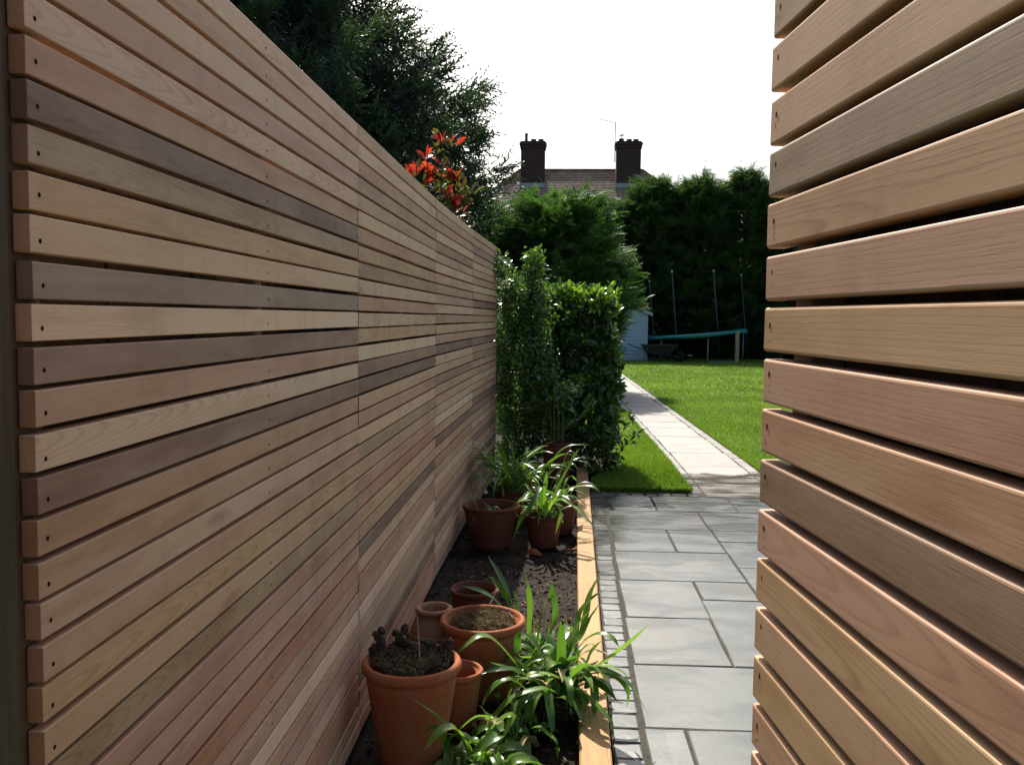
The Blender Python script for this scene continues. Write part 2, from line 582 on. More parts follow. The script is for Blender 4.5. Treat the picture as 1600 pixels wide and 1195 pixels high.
M['laurel'] = mat_leaf('laurel_leaf', LST, .17, .7, .42)
M['laurel_o'] = mat_leaf('laurel_leaf_single', LST, .16, .7, .42, attr=False)
M['climber'] = mat_leaf('climber_leaf', [(0, (.042, .088, .02)), (.6, (.10, .18, .035)), (1, (.24, .32, .06))], .2, .65, .42)
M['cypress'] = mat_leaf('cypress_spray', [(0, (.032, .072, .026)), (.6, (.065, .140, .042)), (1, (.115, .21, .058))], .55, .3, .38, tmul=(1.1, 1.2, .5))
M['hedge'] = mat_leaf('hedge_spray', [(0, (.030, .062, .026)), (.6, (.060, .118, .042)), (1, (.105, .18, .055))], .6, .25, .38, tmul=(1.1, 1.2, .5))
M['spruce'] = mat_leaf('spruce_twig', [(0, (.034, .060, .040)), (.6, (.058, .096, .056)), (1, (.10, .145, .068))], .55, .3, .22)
M['redleaf'] = mat_leaf('red_leaf', [(0, (.30, .035, .022)), (.6, (.48, .06, .03)), (1, (.55, .12, .05))], .35, .5, .5, attr=False, tmul=(1.2, .8, .6))
M['bronzeleaf'] = mat_leaf('bronze_leaf', [(0, (.09, .05, .03)), (.5, (.12, .09, .03)), (1, (.12, .17, .04))], .3, .5, .35, attr=False)
M['fibre'] = mat_leaf('dry_fibre', [(0, (.06, .045, .022)), (.6, (.14, .10, .05)), (1, (.34, .25, .14))], .8, .2, .15)
M['bark'] = mat_wood('bark', (.05, .035, .025), (.10, .07, .05), 4, 40, .9, axis=2)
M['stem'] = mat_plain('green_stem', (.16, .16, .06), .6)
M['brick'] = mat_brick('brick')
M['roof'] = mat_rooftile('roof_tile')
M['render'] = mat_plain('house_wall', (.35, .28, .22), .85, .2)
M['lead'] = mat_plain('lead_flashing', (.30, .34, .36), .5, .4)
M['claypot'] = mat_plain('chimney_pot', (.10, .06, .05), .8, .2)
M['metal'] = mat_plain('grey_metal', (.22, .23, .24), .45, .5, .6)
M['darkmetal'] = mat_plain('dark_metal', (.03, .035, .04), .5, .5, .3)
M['shed'] = mat_plain('shed_paint', (.36, .47, .56), .7, .3, 0, .08, 3)
M['shedroof'] = mat_plain('shed_felt', (.16, .20, .19), .9, .2)
M['teal'] = mat_plain('teal_pad', (.02, .22, .20), .5, .4, 0, .15)
M['pole'] = mat_plain('pole_foam', (.035, .06, .075), .6, .3)
M['net'] = mat_plain('black_mat', (.012, .012, .014), .8, .2)
M['string'] = mat_plain('string', (.55, .48, .40), .7, .2)


# ================================================================== SETTING
GX = 400
ground = link('ground', mesh_py('ground', [(-GX, -60, -.06), (GX, -60, -.06), (GX, 900, -.06), (-GX, 900, -.06)], [(0, 1, 2, 3)]), M['ground'])
tag(ground, 'bare garden ground reaching to the horizon', 'ground', kind='structure')


def drift(y):                      # the path veers a little to the left as it runs away
    return -.018 * max(0.0, y - 9.0)


def timber_x(y):                   # left edge of the timber edging
    return .080 + (y - 2.68) * .0168


# ---- lawn
def lawn_strip(name, pts_l, pts_r, label):
    V, Fc = [], []
    for (a, b) in zip(pts_l, pts_r):
        V += [(a[0], a[1], -.05), (a[0], a[1], .014), (b[0], b[1], .014), (b[0], b[1], -.05)]
    for i in range(len(pts_l) - 1):
        o = i * 4
        for k in range(3):
            Fc.append((o + k, o + k + 1, o + k + 5, o + k + 4))
    Fc += [(3, 2, 1, 0), tuple(len(V) - 4 + k for k in range(4))]
    o = link(name, mesh_py(name, V, Fc), M['lawn'])
    tag(o, label, 'lawn', kind='structure')
    return o


ys = np.linspace(7.44, 31, 40)
PL = lambda y: 1.115 + drift(y)    # outer edges of the path's setts
PR = lambda y: 1.925 + drift(y)
def wedge_left(y):                 # lawn's left edge: bed under the laurel, then the cypress
    return .285 + .012 * (y - 7.4) + (0.26 * min(1, max(0, (y - 7.9) / .8))) - (1.6 * min(1, max(0, (y - 11) / 2.5)))
lawn_strip('lawn', [(wedge_left(y), y) for y in ys], [(PL(y) - .004, y) for y in ys], 'narrow strip of lawn left of the garden path')
ys2 = np.linspace(7.30, 40, 40)
lawn_strip('lawn', [(PR(y) + .004, y) for y in ys2], [(20, y) for y in ys2], 'large lit lawn right of the garden path')


def grass_blades():
    P, H, W = [], [], []
    def fill(n, fx0, fx1, y0, y1, h, w):
        y = RNG.uniform(y0, y1, n)
        a = np.array([fx0(v) for v in y])
        b = np.array([fx1(v) for v in y])
        x = a + (b - a) * RNG.random(n)
        P.append(np.stack([x, y, np.full(n, .012)], 1))
        H.append(h * RNG.uniform(.6, 1.25, n))
        W.append(w * RNG.uniform(.7, 1.3, n))
    vis = lambda y: .315 * y + .8
    fill(34000, lambda y: wedge_left(y) + .01, lambda y: PL(y) + .008, 7.42, 10.5, .034, .0045)
    fill(3500, lambda y: PL(y) - .03, lambda y: PL(y) + .016, 7.42, 14, .032, .005)
    fill(3500, lambda y: PR(y) - .014, lambda y: PR(y) + .03, 8.0, 15, .032, .005)
    fill(2200, lambda y: .30, lambda y: 1.12, 7.425, 7.455, .036, .0045)
    fill(14000, lambda y: max(.3, wedge_left(y)), lambda y: PL(y), 10.5, 20, .036, .008)
    fill(34000, PR, vis, 7.35, 11, .034, .005)
    fill(46000, PR, vis, 11, 17, .036, .0085)
    fill(62000, PR, vis, 17, 33, .040, .016)
    P = np.concatenate(P); H = np.concatenate(H); W = np.concatenate(W)
    n = len(P)
    d = np.stack([RNG.normal(0, .38, n), RNG.normal(0, .38, n), np.ones(n)], 1)
    az = RNG.uniform(0, 2 * math.pi, n)
    nn = np.stack([np.cos(az), np.sin(az), np.zeros(n)], 1)
    patch = np.array([mnoise.noise(Vector((p[0] * .9, p[1] * .7, 3.0))) for p in P[::1]])
    tint = np.clip(.5 + .5 * patch + RNG.normal(0, .22, n), 0, 1)
    me = scatter('grass', [(0, -.5, 0), (0, .5, 0), (.6, .32, .08), (1, 0, .28)], [(0, 1, 2), (0, 2, 3)], P, d, nn, np.stack([H, W, H], 1), tint)
    o = link('grass', me, M['grass'])
    tag(o, 'short mown green grass growing on the lawn', 'grass', kind='stuff')


grass_blades()


# ---- paving pieces
def slab_mesh(name, x0, x1, y0, y1, thick=.03,  jit=.003, inset=.0028, dome=.0, top=0.0, seed=0):
    rg = random.Random(seed)
    nx = max(2, int((x1 - x0) / .16)); ny = max(2, int((y1 - y0) / .16))
    if x1 - x0 < .2: nx = ny = 2
    ring = [(x0 + (x1 - x0) * i / nx, y0) for i in range(nx)] + [(x1, y0 + (y1 - y0) * i / ny) for i in range(ny)] \
        + [(x1 - (x1 - x0) * i / nx, y1) for i in range(nx)] + [(x0, y1 - (y1 - y0) * i / ny) for i in range(ny)]
    cx, cy = (x0 + x1) / 2, (y0 + y1) / 2
    n = len(ring)
    base, mid, tp = [], [], []
    for (x, y) in ring:
        jx, jy = rg.uniform(-jit, jit), rg.uniform(-jit, jit)
        x -= math.copysign(abs(jx), x - cx); y -= math.copysign(abs(jy), y - cy)
        base.append((x - cx, y - cy, -thick))
        mid.append((x - cx, y - cy, top - .0035 - dome * .4))
        k = inset + rg.uniform(0, inset)
        ix = x - math.copysign(min(k, abs(x - cx)), x - cx)
        iy = y - math.copysign(min(k, abs(y - cy)), y - cy)
        tp.append((ix - cx, iy - cy, top - dome * .3 + rg.uniform(-.0006, .0006)))
    V = base + mid + tp + [(0, 0, top)]
    Fc = []
    for i in range(n):
        j = (i + 1) % n
        Fc += [(i, j, n + j, n + i), (n + i, n + j, 2 * n + j, 2 * n + i), (2 * n + i, 2 * n + j, 3 * n)]
    return mesh_py(name, V, Fc), (cx, cy, 0)


terrace = link('terrace', box_mesh('terrace', .20, 3.2, -1.5, 7.28, -.055, -.0032), M['mortar'])
tag(terrace, 'wet grey sandstone terrace beside the planting bed', 'paving', kind='structure')
G = .0035
slabs = [(-.30, 2.50, 2.50 - 1.0), ]
SL = [  # x0, x1, y0, y1
    (.315, .765, 1.88, 2.48), (.765, 1.365, 1.88, 2.48), (1.365, 1.965, 1.58, 2.48), (.315, .915, .98, 1.88), (.915, 1.365, .98, 1.88),
    (.315, .465, 2.48, 3.085), (.465, 1.065, 2.48, 3.085), (1.065, 1.67, 2.48, 3.085),
    (.320, 1.22, 3.085, 3.67), (1.22, 1.82, 3.085, 3.67),
    (.330, .747, 3.67, 4.265), (.747, 1.36, 3.67, 4.56), (1.36, 1.96, 3.67, 4.56),
    (.342, .757, 4.265, 4.885), (.757, 1.058, 4.56, 4.885), (1.058, 1.66, 4.56, 5.18), (1.66, 2.26, 4.56, 5.48),
    (.352, 1.058, 4.885, 5.50), (1.058, 1.66, 5.18, 5.79),
    (.364, .750, 5.50, 6.10), (.750, 1.058, 5.50, 6.10), (1.058, 1.66, 5.79, 6.10), (1.66, 2.26, 5.48, 6.10),
    (.374, 1.053, 6.10, 6.69), (1.053, 1.66, 6.10, 6.69), (1.66, 2.56, 6.10, 6.69),
    (.386, .757, 6.69, 7.26), (.757, 1.37, 6.69, 7.26), (1.37, 1.98, 6.69, 7.26), (1.98, 2.58, 6.69, 7.26)]
for i, (x0, x1, y0, y1) in enumerate(SL):
    me, c = slab_mesh('slab', x0 + G, x1 - G, y0 + G, y1 - G, seed=i)
    o = link('slab', me, M['slab'], terrace, c)
    o.rotation_euler = (random.uniform(-.0022, .0022), random.uniform(-.0022, .0022), random.uniform(-.002, .002))
    o.location.z = random.uniform(-.001, .0015)

path_setts = [slab_mesh('sett', -.049, .049, -.047, .047, .04, .0030, .0032, .0015, .001, 150 + k)[0] for k in range(6)]
sett_kinds = [slab_mesh('sett', -.049, .049, -.047, .047, .04, .0030, .0032, .0015, .001, 100 + k)[0] for k in range(6)]
y = 1.6
while y < 7.36:
    ln = random.uniform(.092, .122)
    x = timber_x(y) + .118 + .050
    o = link('sett', sett_kinds[random.randrange(6)], M['sett'], terrace, (x + random.uniform(-.003, .003), y + ln / 2, random.uniform(-.0012, .0018)))
    o.scale = (.98, (ln - .006) / .094, 1)
    o.rotation_euler = (random.uniform(-.009, .009), random.uniform(-.009, .009), random.uniform(-.03, .03))
    y += ln
x = .36
while x < 1.12:
    ln = random.uniform(.105, .13)
    o = link('sett', sett_kinds[random.randrange(6)], M['sett'], terrace, (x + ln / 2, 7.335, random.uniform(-.0012, .0018)))
    o.scale = ((ln - .007) / .098, 1.15, 1)
    o.rotation_euler = (random.uniform(-.009, .009), random.uniform(-.009, .009), random.uniform(-.03, .03))
    x += ln

path = link('garden_path', mesh_py('garden_path', [(1.11 + drift(v) if s < 0 else 1.93 + drift(v), v, -.0040) for v in (7.285, 9, 32) for s in (-1, 1)], [(0, 1, 3, 2), (2, 3, 5, 4)]), M['mortar'])
tag(path, 'pale stone garden path edged with setts running to the shed', 'path', kind='structure')
yy = [7.28, 7.90, 8.80, 9.71, 10.75, 11.05, 11.95, 12.6]
while yy[-1] < 31.3: yy.append(yy[-1] + random.choice([.6, .9, .6, .3]))
for i in range(len(yy) - 1):
    ym = (yy[i] + yy[i + 1]) / 2
    me, c = slab_mesh('slab', 1.222 + G, 1.818 - G, yy[i] + G, yy[i + 1] - G, seed=300 + i)
    o = link('slab', me, M['pathslab'], path, (c[0] + drift(ym), c[1], random.uniform(-.001, .001)))
    o.rotation_euler = (random.uniform(-.002, .002), random.uniform(-.002, .002), 0)
far_sett = MB()
for side in (0, 1):
    y = 7.41 if side == 0 else 7.3
    while y < 31:
        ln = random.uniform(.098, .12)
        x = (1.168 if side == 0 else 1.872) + drift(y)
        if y < 19:
            o = link('sett', path_setts[random.randrange(6)], M['pathsett'], path, (x + random.uniform(-.002, .002), y + ln / 2, random.uniform(-.0012, .0018)))
            o.scale = (.96, (ln - .012) / .094, 1)
            o.rotation_euler = (random.uniform(-.02, .02), random.uniform(-.02, .02), random.uniform(-.03, .03))
        else:
            far_sett.box(x - .046, x + .046, y + .006, y + ln - .006, -.03, random.uniform(-.002, .003))
        y += ln
o = link('setts', far_sett.mesh('setts'), M['pathsett'], path)
tag(o, kind='stuff')

# ---- planting bed
def soil_height(x, y):
    h = -.012 + .030 * mnoise.noise(Vector((x * 4, y * 4, 0))) + .016 * mnoise.noise(Vector((x * 14, y * 14, 5))) + .007 * mnoise.noise(Vector((x * 45, y * 45, 9)))
    return h


nx, ny = 46, 430
X0, X1, Y0, Y1 = -.80, .30, 1.2, 11.2
V, Fc = [], []
for j in range(ny + 1):
    yv = Y0 + (Y1 - Y0) * j / ny
    xr = timber_x(yv) + .03 if yv < 8.3 else (.62 if yv > 8.6 else .45)
    for i in range(nx + 1):
        xv = X0 + (xr - X0) * i / nx
        V.append((xv, yv, soil_height(xv, yv)))
for j in range(ny):
    for i in range(nx):
        a = j * (nx + 1) + i
        Fc.append((a, a + 1, a + nx + 2, a + nx + 1))
bed = link('soil_bed', mesh_np('soil_bed', np.array(V), np.array(Fc), True), M['soil'])
tag(bed, 'dark bare soil of the planting bed along the fence', 'soil', kind='structure')
n = 9500
yc = RNG.uniform(2.2, 9.2, n)
xc = RNG.uniform(0, 1, n)
pos = []
for a, b in zip(xc, yc):
    xv = -.64 + a * (timber_x(b) + .64 if b < 8.2 else 1.1)
    pos.append((xv, b, soil_height(xv, b) + .002))
sz = RNG.gamma(2.0, .0026, n).clip(.002, .016)
az = RNG.uniform(0, 6.28, n)
oct_v = [(1, 0, 0), (-1, .1, 0), (0, 1, .1), (.1, -1, 0), (0, .1, .75), (0, 0, -.7)]
oct_f = [(0, 2, 4), (2, 1, 4), (1, 3, 4), (3, 0, 4), (2, 0, 5), (1, 2, 5), (3, 1, 5), (0, 3, 5)]
me = scatter('soil_crumbs', oct_v, oct_f, pos, np.stack([np.cos(az), np.sin(az), RNG.normal(0, .3, n)], 1), np.stack([RNG.normal(0, .4, n), RNG.normal(0, .4, n), np.ones(n)], 1),
             np.stack([sz, sz * RNG.uniform(.4, 1, n), sz * .7], 1), RNG.random(n))
tag(link('soil_crumbs', me, M['soil']), 'loose crumbs of dark soil and bark in the bed', 'soil', kind='stuff')

n = 650
yc = RNG.uniform(2.4, 9.0, n)
pos = [( -.62 + a * (timber_x(b) + .64 if b < 8.2 else 1.1), b) for a, b in zip(RNG.random(n), yc)]
pos = np.array([(a, b, soil_height(a, b) + .004) for a, b in pos])
az = RNG.uniform(0, 6.28, n)
L_ = RNG.uniform(.012, .05, n)
me = scatter('leaf_litter', [(0, -.5, 0), (0, .5, 0), (.5, .5, .12), (.5, -.5, .12), (1, 0, .0)], [(0, 1, 2), (0, 2, 3), (3, 2, 4)], pos, np.stack([np.cos(az), np.sin(az), RNG.normal(0, .15, n)], 1),
             np.stack([RNG.normal(0, .4, n), RNG.normal(0, .4, n), np.ones(n)], 1), np.stack([L_, L_ * RNG.uniform(.06, .3, n), L_], 1), RNG.random(n))
LITTER = link('leaf_litter', me, M['fibre'])
tag(LITTER, 'scattered bits of dry leaf and straw on the bed soil', 'litter', kind='stuff')

# ---- timber edging
ya, yb = 1.4, 8.24
nseg = 40
V = []
for j in range(nseg + 1):
    yv = ya + (yb - ya) * j / nseg
    x0 = timber_x(yv) + .0025 * mnoise.noise(Vector((yv * 2, 0, 0)))
    x1 = x0 + .103 + .002 * mnoise.noise(Vector((yv * 3, 4, 0)))
    zt = .060 + .003 * mnoise.noise(Vector((yv * 1.5, 8, 0)))
    V += [(x0, yv, -.06), (x0, yv, zt - .005), (x0 + .005, yv, zt), (x1 - .005, yv, zt), (x1, yv, zt - .005), (x1, yv, -.06)]
Fc = []
for j in range(nseg):
    for k in range(5):
        a = j * 6 + k
        Fc.append((a, a + 6, a + 7, a + 1))
Fc += [(0, 1, 2, 3, 4, 5), tuple(nseg * 6 + k for k in (5, 4, 3, 2, 1, 0))]
tag(link('timber_edging', mesh_py('timber_edging', V, Fc), M['timber']), 'long yellow timber sleeper edging the planting bed', 'edging')

# ================================================================== FENCES
PT = .0545                     # slat pitch
SH = .0465                     # slat height
ZTOP = CAM_H + 11.19 * PT      # top of the fence
PAL = dict(p=(.57, .365, .220), t=(.48, .285, .158), k=(.45, .250, .152), d=(.20, .115, .075), o=(.37, .235, .130), g=(.30, .205, .140),
           y=(.49, .300, .155), r=(.43, .205, .108), b=(.28, .158, .100), w=(.66, .455, .290))


def jitter(c, a=.10):
    k = 1.16 + random.uniform(-a, a)
    return (c[0] * k, c[1] * k * random.uniform(.97, 1.03), c[2] * k * random.uniform(.94, 1.06), 1)


def rounded_slat(name, L, depth, h, r=.0035):
    """slat along +x, front face at y = 0, depth to +y, centred on z"""
    me = box_mesh(name, 0, L, 0, depth, -h / 2, h / 2, r, 2)
    for p in me.polygons: p.use_smooth = False
    return me


ROWS = 38
left = empty('slatted_fence', (-.652, 1.07, 0))
tag(left, 'long cedar fence of horizontal slats behind the terracotta pots', 'fence')
LJ = [(-11.97 * PT, 19.68 * PT), (-11.97 * PT, 52.55 * PT), (-11.95 * PT, 85.4 * PT), (-11.32 * PT, 115.7 * PT), (-10.24 * PT, 144 * PT)]
CODES = ['ptpkpkdoypgwbkwbktptytokkkrktwtkptktpk',
         'tpkotpktopkptwbdtkpotkrytdpktwtokpktpk',
         'ptkpbtptokpotkdptbtkpwtdkrtptkbtktpkbk',
         'tkbtptkptdtkptbkotkptkdbtpkbtkdtkbtkdk']
screw_me = lathe('screw', [(0.0001, .00012), (.0028, .00014), (.0034, .0)], 8, False)
joined_screw = MB()
left_inv = Matrix.Translation((-.652, 1.07, 0)).inverted()
for pi in range(4):
    a, b = Vector((*LJ[pi], 0)), Vector((*LJ[pi + 1], 0))
    L = (b - a).length - .0022
    ang = math.atan2((b - a).y, (b - a).x)
    meshes = [rounded_slat('slat', L, .022, SH, .0017)]
    for r in range(ROWS):
        z = ZTOP - r * PT - SH / 2
        if z < .02: break
        o = link('slat', meshes[0], M['cedar'], left)
        shift = random.uniform(-.0022, .0022)
        # slats are not flush to the millimetre
        pos = Vector((a.x + .0012 * math.cos(ang) + random.uniform(-.0012, .0012), a.y + shift, z + random.uniform(-.0018, .0018))) - Vector((-.652, 1.07, 0))
        o.location = pos
        o.rotation_euler = (random.uniform(-.010, .010), random.uniform(-.0007, .0007), ang + random.uniform(-.0007, .0007))
        # front of the slat faces +X world: local -y must point to +X, so the slat runs along +Y
        c = CODES[pi][r] if r < len(CODES[pi]) else 'k'
        if r > 31 and random.random() < .55: c = random.choice('bbrd')      # splashed lower boards
        o.color = jitter(PAL[c])[:3] + (1.0 if random.random() < .3 else 0.0,)
        # two fixings at each batten
        for t in (.022, L * .5, L - .022):
            ctr = pos + Vector((math.cos(ang) * t, math.sin(ang) * t, random.uniform(-.009, -.003)))
            nrm = Vector((math.sin(ang), -math.cos(ang), 0))
            ctr += nrm * .0003
            if pi == 0 and t < .03:
                s = link('screw', screw_me, M['screw'], left)
                s.matrix_local = Matrix.Translation(ctr) @ nrm.to_track_quat('Z', 'Y').to_matrix().to_4x4()
            else:
                q = nrm.to_track_quat('Z', 'Y').to_matrix()
                V = [ctr + q @ Vector((.0034 * math.cos(k * math.pi / 3), .0034 * math.sin(k * math.pi / 3), .0002)) for k in range(6)]
                joined_screw.add(V, [(0, 1, 2, 3, 4, 5)])
o = link('screws', joined_screw.mesh('screws'), M['screw'], left)
tag(o, kind='stuff')
for pi in range(4):
    a, b = Vector((*LJ[pi], 0)), Vector((*LJ[pi + 1], 0))
    for t in (0.0, .5) + ((1.0,) if pi == 3 else ()):
        p = a.lerp(b, t)
        w = .07 if t != .5 else .045
        y0 = p.y - .012 if (pi == 0 and t == 0) else p.y - w / 2
        if t == 1.0: y0 = p.y - w + .006
        name = 'post' if t != .5 else 'batten'
        me = box_mesh(name, p.x - .0236 - (.085 if t != .5 else .035), p.x - .0236, y0, y0 + w, -.05, ZTOP - .012, .003, 1)
        o = link(name, me, M['post'] if t != .5 else M['batten'], left)
        o.matrix_parent_inverse = left_inv

# old board fence close behind the slats
old = empty('board_fence', (-.80, 1.0, 0))
tag(old, 'dark weathered board fence glimpsed through the gaps of the long slatted fence', 'fence')
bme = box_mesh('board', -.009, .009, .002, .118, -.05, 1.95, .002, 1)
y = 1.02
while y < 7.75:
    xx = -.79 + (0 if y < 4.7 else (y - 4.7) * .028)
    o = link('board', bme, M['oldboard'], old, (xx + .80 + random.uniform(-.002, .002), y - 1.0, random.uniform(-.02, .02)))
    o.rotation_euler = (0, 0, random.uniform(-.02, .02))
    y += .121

# right fence
RA = .0966
RP = Vector((4.029 * PT, 17.873 * PT, 0))
right = empty('slatted_fence', (RP.x, RP.y, 0))
tag(right, 'near cedar fence of wide-gapped horizontal slats beside the terrace', 'fence')
ZR = CAM_H + 11.246 * PT
RCODE = 'tptktottgtktkkbkytykkwtktptktoktptptkt'
RL = 1.75
RSH = .0466
rme = [box_mesh('slat', 0, RL, 0, .022, -RSH / 2, RSH / 2, .0030, 3)]
# direction along the slat: back towards (and past) the camera
rdir = Vector((math.sin(RA), -math.cos(RA), 0))
rang = math.atan2(rdir.y, rdir.x)
for r in range(ROWS):
    z = ZR - r * PT - RSH / 2
    if z < .02: break
    o = link('slat', rme[0], M['cedar'], right)
    # local y (depth) must point away from the terrace: rotate so that +y -> +X
    o.location = (random.uniform(-.0006, .0006), random.uniform(-.0020, .0020), z + random.uniform(-.0008, .0008))
    o.rotation_euler = (random.uniform(-.010, .010), random.uniform(-.0009, .0009), rang)
    o.color = jitter(PAL[RCODE[r]], .05)[:3] + (1.0 if r in (9, 15, 16, 19, 5) else 0.0,)
    nrm = Vector((rdir.y, -rdir.x, 0))
    ctr = Vector((0, 0, z)) + rdir * (.020 + random.uniform(-.002, .002)) + nrm * .0002 + Vector((0, 0, random.uniform(.004, .009)))
    s = link('screw', screw_me, M['screw'], right)
    s.matrix_local = Matrix.Translation(ctr) @ nrm.to_track_quat('Z', 'Y').to_matrix().to_4x4() @ Matrix.Diagonal((.8, 1.0, 1, 1))
    pin = MB()
    for k in range(random.randint(2, 4)):
        c2 = ctr + rdir * random.uniform(-.004, .005) + Vector((0, 0, -.008 - random.uniform(0, .012)))
        q = nrm.to_track_quat('Z', 'Y').to_matrix()
        rr = random.uniform(.0006, .0011)
        pin.add([c2 + q @ Vector((rr * math.cos(j * math.pi / 3), rr * 1.5 * math.sin(j * math.pi / 3), .00003)) for j in range(6)], [(0, 1, 2, 3, 4, 5)])
    link('nail_holes', pin.mesh('nail_holes'), M['screw'], right)


def right_box(name, t0, t1, d0, d1, z0, z1, mat, bev=.002):
    me = box_mesh(name, t0, t1, d0, d1, z0, z1, bev, 1)
    o = link(name, me, mat, right)
    o.rotation_euler = (0, 0, rang)
    return o


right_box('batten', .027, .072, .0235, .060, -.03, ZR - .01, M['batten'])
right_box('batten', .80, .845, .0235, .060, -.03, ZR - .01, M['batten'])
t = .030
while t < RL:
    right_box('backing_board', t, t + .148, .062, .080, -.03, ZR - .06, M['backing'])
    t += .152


# ================================================================== POTS
def pot(name, label, loc, r_top, r_bot, h, mat, rim_h=.03, rim_out=.010, soil=.04, group=None, wall=.014, foot=False, tilt=(0, 0)):
    e = empty(name, loc)
    tag(e, label, 'pot', group)
    e.rotation_euler = (tilt[0], tilt[1], random.uniform(0, 6))
    rb = r_top - rim_out
    prof = [(.001, .004), (r_bot * .97, .0), (r_bot, .006)]
    for i in range(1, 9):
        t_ = i / 8
        prof.append((r_bot + (rb - r_bot) * (t_ ** .92), .006 + (h - rim_h - .006) * t_))
    link('pot_body', lathe('pot_body', prof + [(rb - wall, h - rim_h), (r_bot * .9, .02), (.001, .02)], 48, True, .004), mat, e)
    # rolled rim
    rp = []
    c0 = (r_top - rim_h * .33, h - rim_h * .5)
    for k in range(13):
        a = -math.pi * .62 + math.pi * 1.62 * k / 12
        rp.append((c0[0] + rim_h * .36 * math.cos(a), c0[1] + rim_h * .5 * math.sin(a)))
    rp.append((rb - wall, h - rim_h * .5))
    rp.append((rb - wall - .004, h - rim_h * 1.6))
    rp.append((r_bot * .92 + (rb - wall - r_bot * .92) * .45, h * .45))
    link('rim', lathe('rim', [(rb - .001, h - rim_h * .98)] + rp, 48, True, .004), mat, e)
    if soil is not None:
        rs = rb - wall - .006
        V, Fc = [(0, 0, h - soil + .006)], []
        nr, na = 6, 28
        for i in range(1, nr + 1):
            for k in range(na):
                a = 2 * math.pi * k / na
                rr = rs * i / nr
                x_, y_ = rr * math.cos(a), rr * math.sin(a)
                V.append((x_, y_, h - soil + .010 * mnoise.noise(Vector((x_ * 30, y_ * 30, loc[1] * 7)))))
        for k in range(na):
            Fc.append((0, 1 + k, 1 + (k + 1) % na))
            for i in range(nr - 1):
                a, b = 1 + i * na + k, 1 + i * na + (k + 1) % na
                Fc.append((a, a + na, b + na, b))
        link('potting_soil', mesh_py('potting_soil', V, Fc, True), M['potsoil'], e)
    return e


def lump_mesh(name, blobs, seed=0, rough=.3, sub=3):
    """heap of rough clods in one mesh: blobs = (x, y, z, r)"""
    bm = bmesh.new()
    for i, (x_, y_, z_, r_) in enumerate(blobs):
        ret = bmesh.ops.create_icosphere(bm, subdivisions=sub, radius=1)
        for v in ret['verts']:
            nn = v.co.normalized()
            k = r_ * (1 + rough * mnoise.noise(nn * 2.2 + Vector((seed + i * 3.1, 0, 0))) + rough * .8 * mnoise.noise(nn * 6 + Vector((0, seed + i, 0))))
            v.co = nn * k + Vector((x_, y_, z_))
    me = bpy.data.meshes.new(name)
    bm.to_mesh(me)
    bm.free()
    for p in me.polygons: p.use_smooth = True
    return me


def fibre_mesh(name, n, rad, z0, hgt, ln, wd, seed):
    rg = np.random.default_rng(seed)
    a = rg.uniform(0, 6.28, n)
    r_ = rad * np.sqrt(rg.random(n))
    pos = np.stack([r_ * np.cos(a), r_ * np.sin(a), z0 + hgt * rg.random(n)], 1)
    d = np.stack([rg.normal(0, 1, n), rg.normal(0, 1, n), rg.normal(.3, .6, n)], 1)
    nn = rg.normal(0, 1, (n, 3))
    L_ = ln * rg.uniform(.4, 1.4, n)
    return scatter(name, [(0, -.5, 0), (0, .5, 0), (.5, .4, .18), (.5, -.4, .18), (1, 0, -.1)], [(0, 1, 2), (0, 2, 3), (3, 2, 4)], pos, d, nn, np.stack([L_, np.full(n, wd), L_], 1), rg.random(n))



# big pot in front, heaped with dead moss
p1 = pot('terracotta_pot', 'large tall orange terracotta pot heaped with dead brown moss', (-.462, 2.78, 0.0), .160, .100, .345, M['terra'], .036, .012, .035)
rg = random.Random(5)
bl = []
for k in range(90):
    a = rg.uniform(0, 6.28)
    rr = .115 * math.sqrt(rg.random())
    bl.append((rr * math.cos(a), rr * math.sin(a), .312 + rg.uniform(0, .032) + (.016 if rr > .07 and math.sin(a) > 0 else 0), rg.uniform(.008, .022)))
for (cx_, cy_, zt_, w_, n_) in ((-.112, .03, .425, .020, 11), (-.045, .06, .430, .026, 12), (.105, .035, .395, .030, 16), (.03, .07, .375, .03, 8), (-.08, .05, .36, .03, 8)):
    for k in range(n_):
        t_ = rg.random()
        t_ = (k + .5) / n_
        bl.append((cx_ + rg.gauss(0, w_ * .22) + .012 * math.sin(k * 1.3), cy_ + rg.gauss(0, w_ * .22), .318 + (zt_ - .318) * t_, rg.uniform(.012, .018) * (1.15 - .3 * t_)))
p1.rotation_euler = (0, 0, 0)
o = link('dead_moss', lump_mesh('dead_moss', bl, 3, .75, 2), M['moss'], p1)
tag(o, kind='stuff')
o = link('dead_fibres', fibre_mesh('dead_fibres', 2300, .126, .312, .055, .017, .0018, 4), M['fibre'], p1)
tag(o, kind='stuff')
st = MB().tube([at(657, 1040, 2.74) - Vector((0, 0, .03)), at(655, 1005, 2.76), at(652, 962, 2.78)], [.0013, .0011, .0009], 5)
tag(link('dry_stalk', st.mesh('dry_stalk'), M['string']), 'thin pale dry stalk standing upright in the front pot', 'stalk')

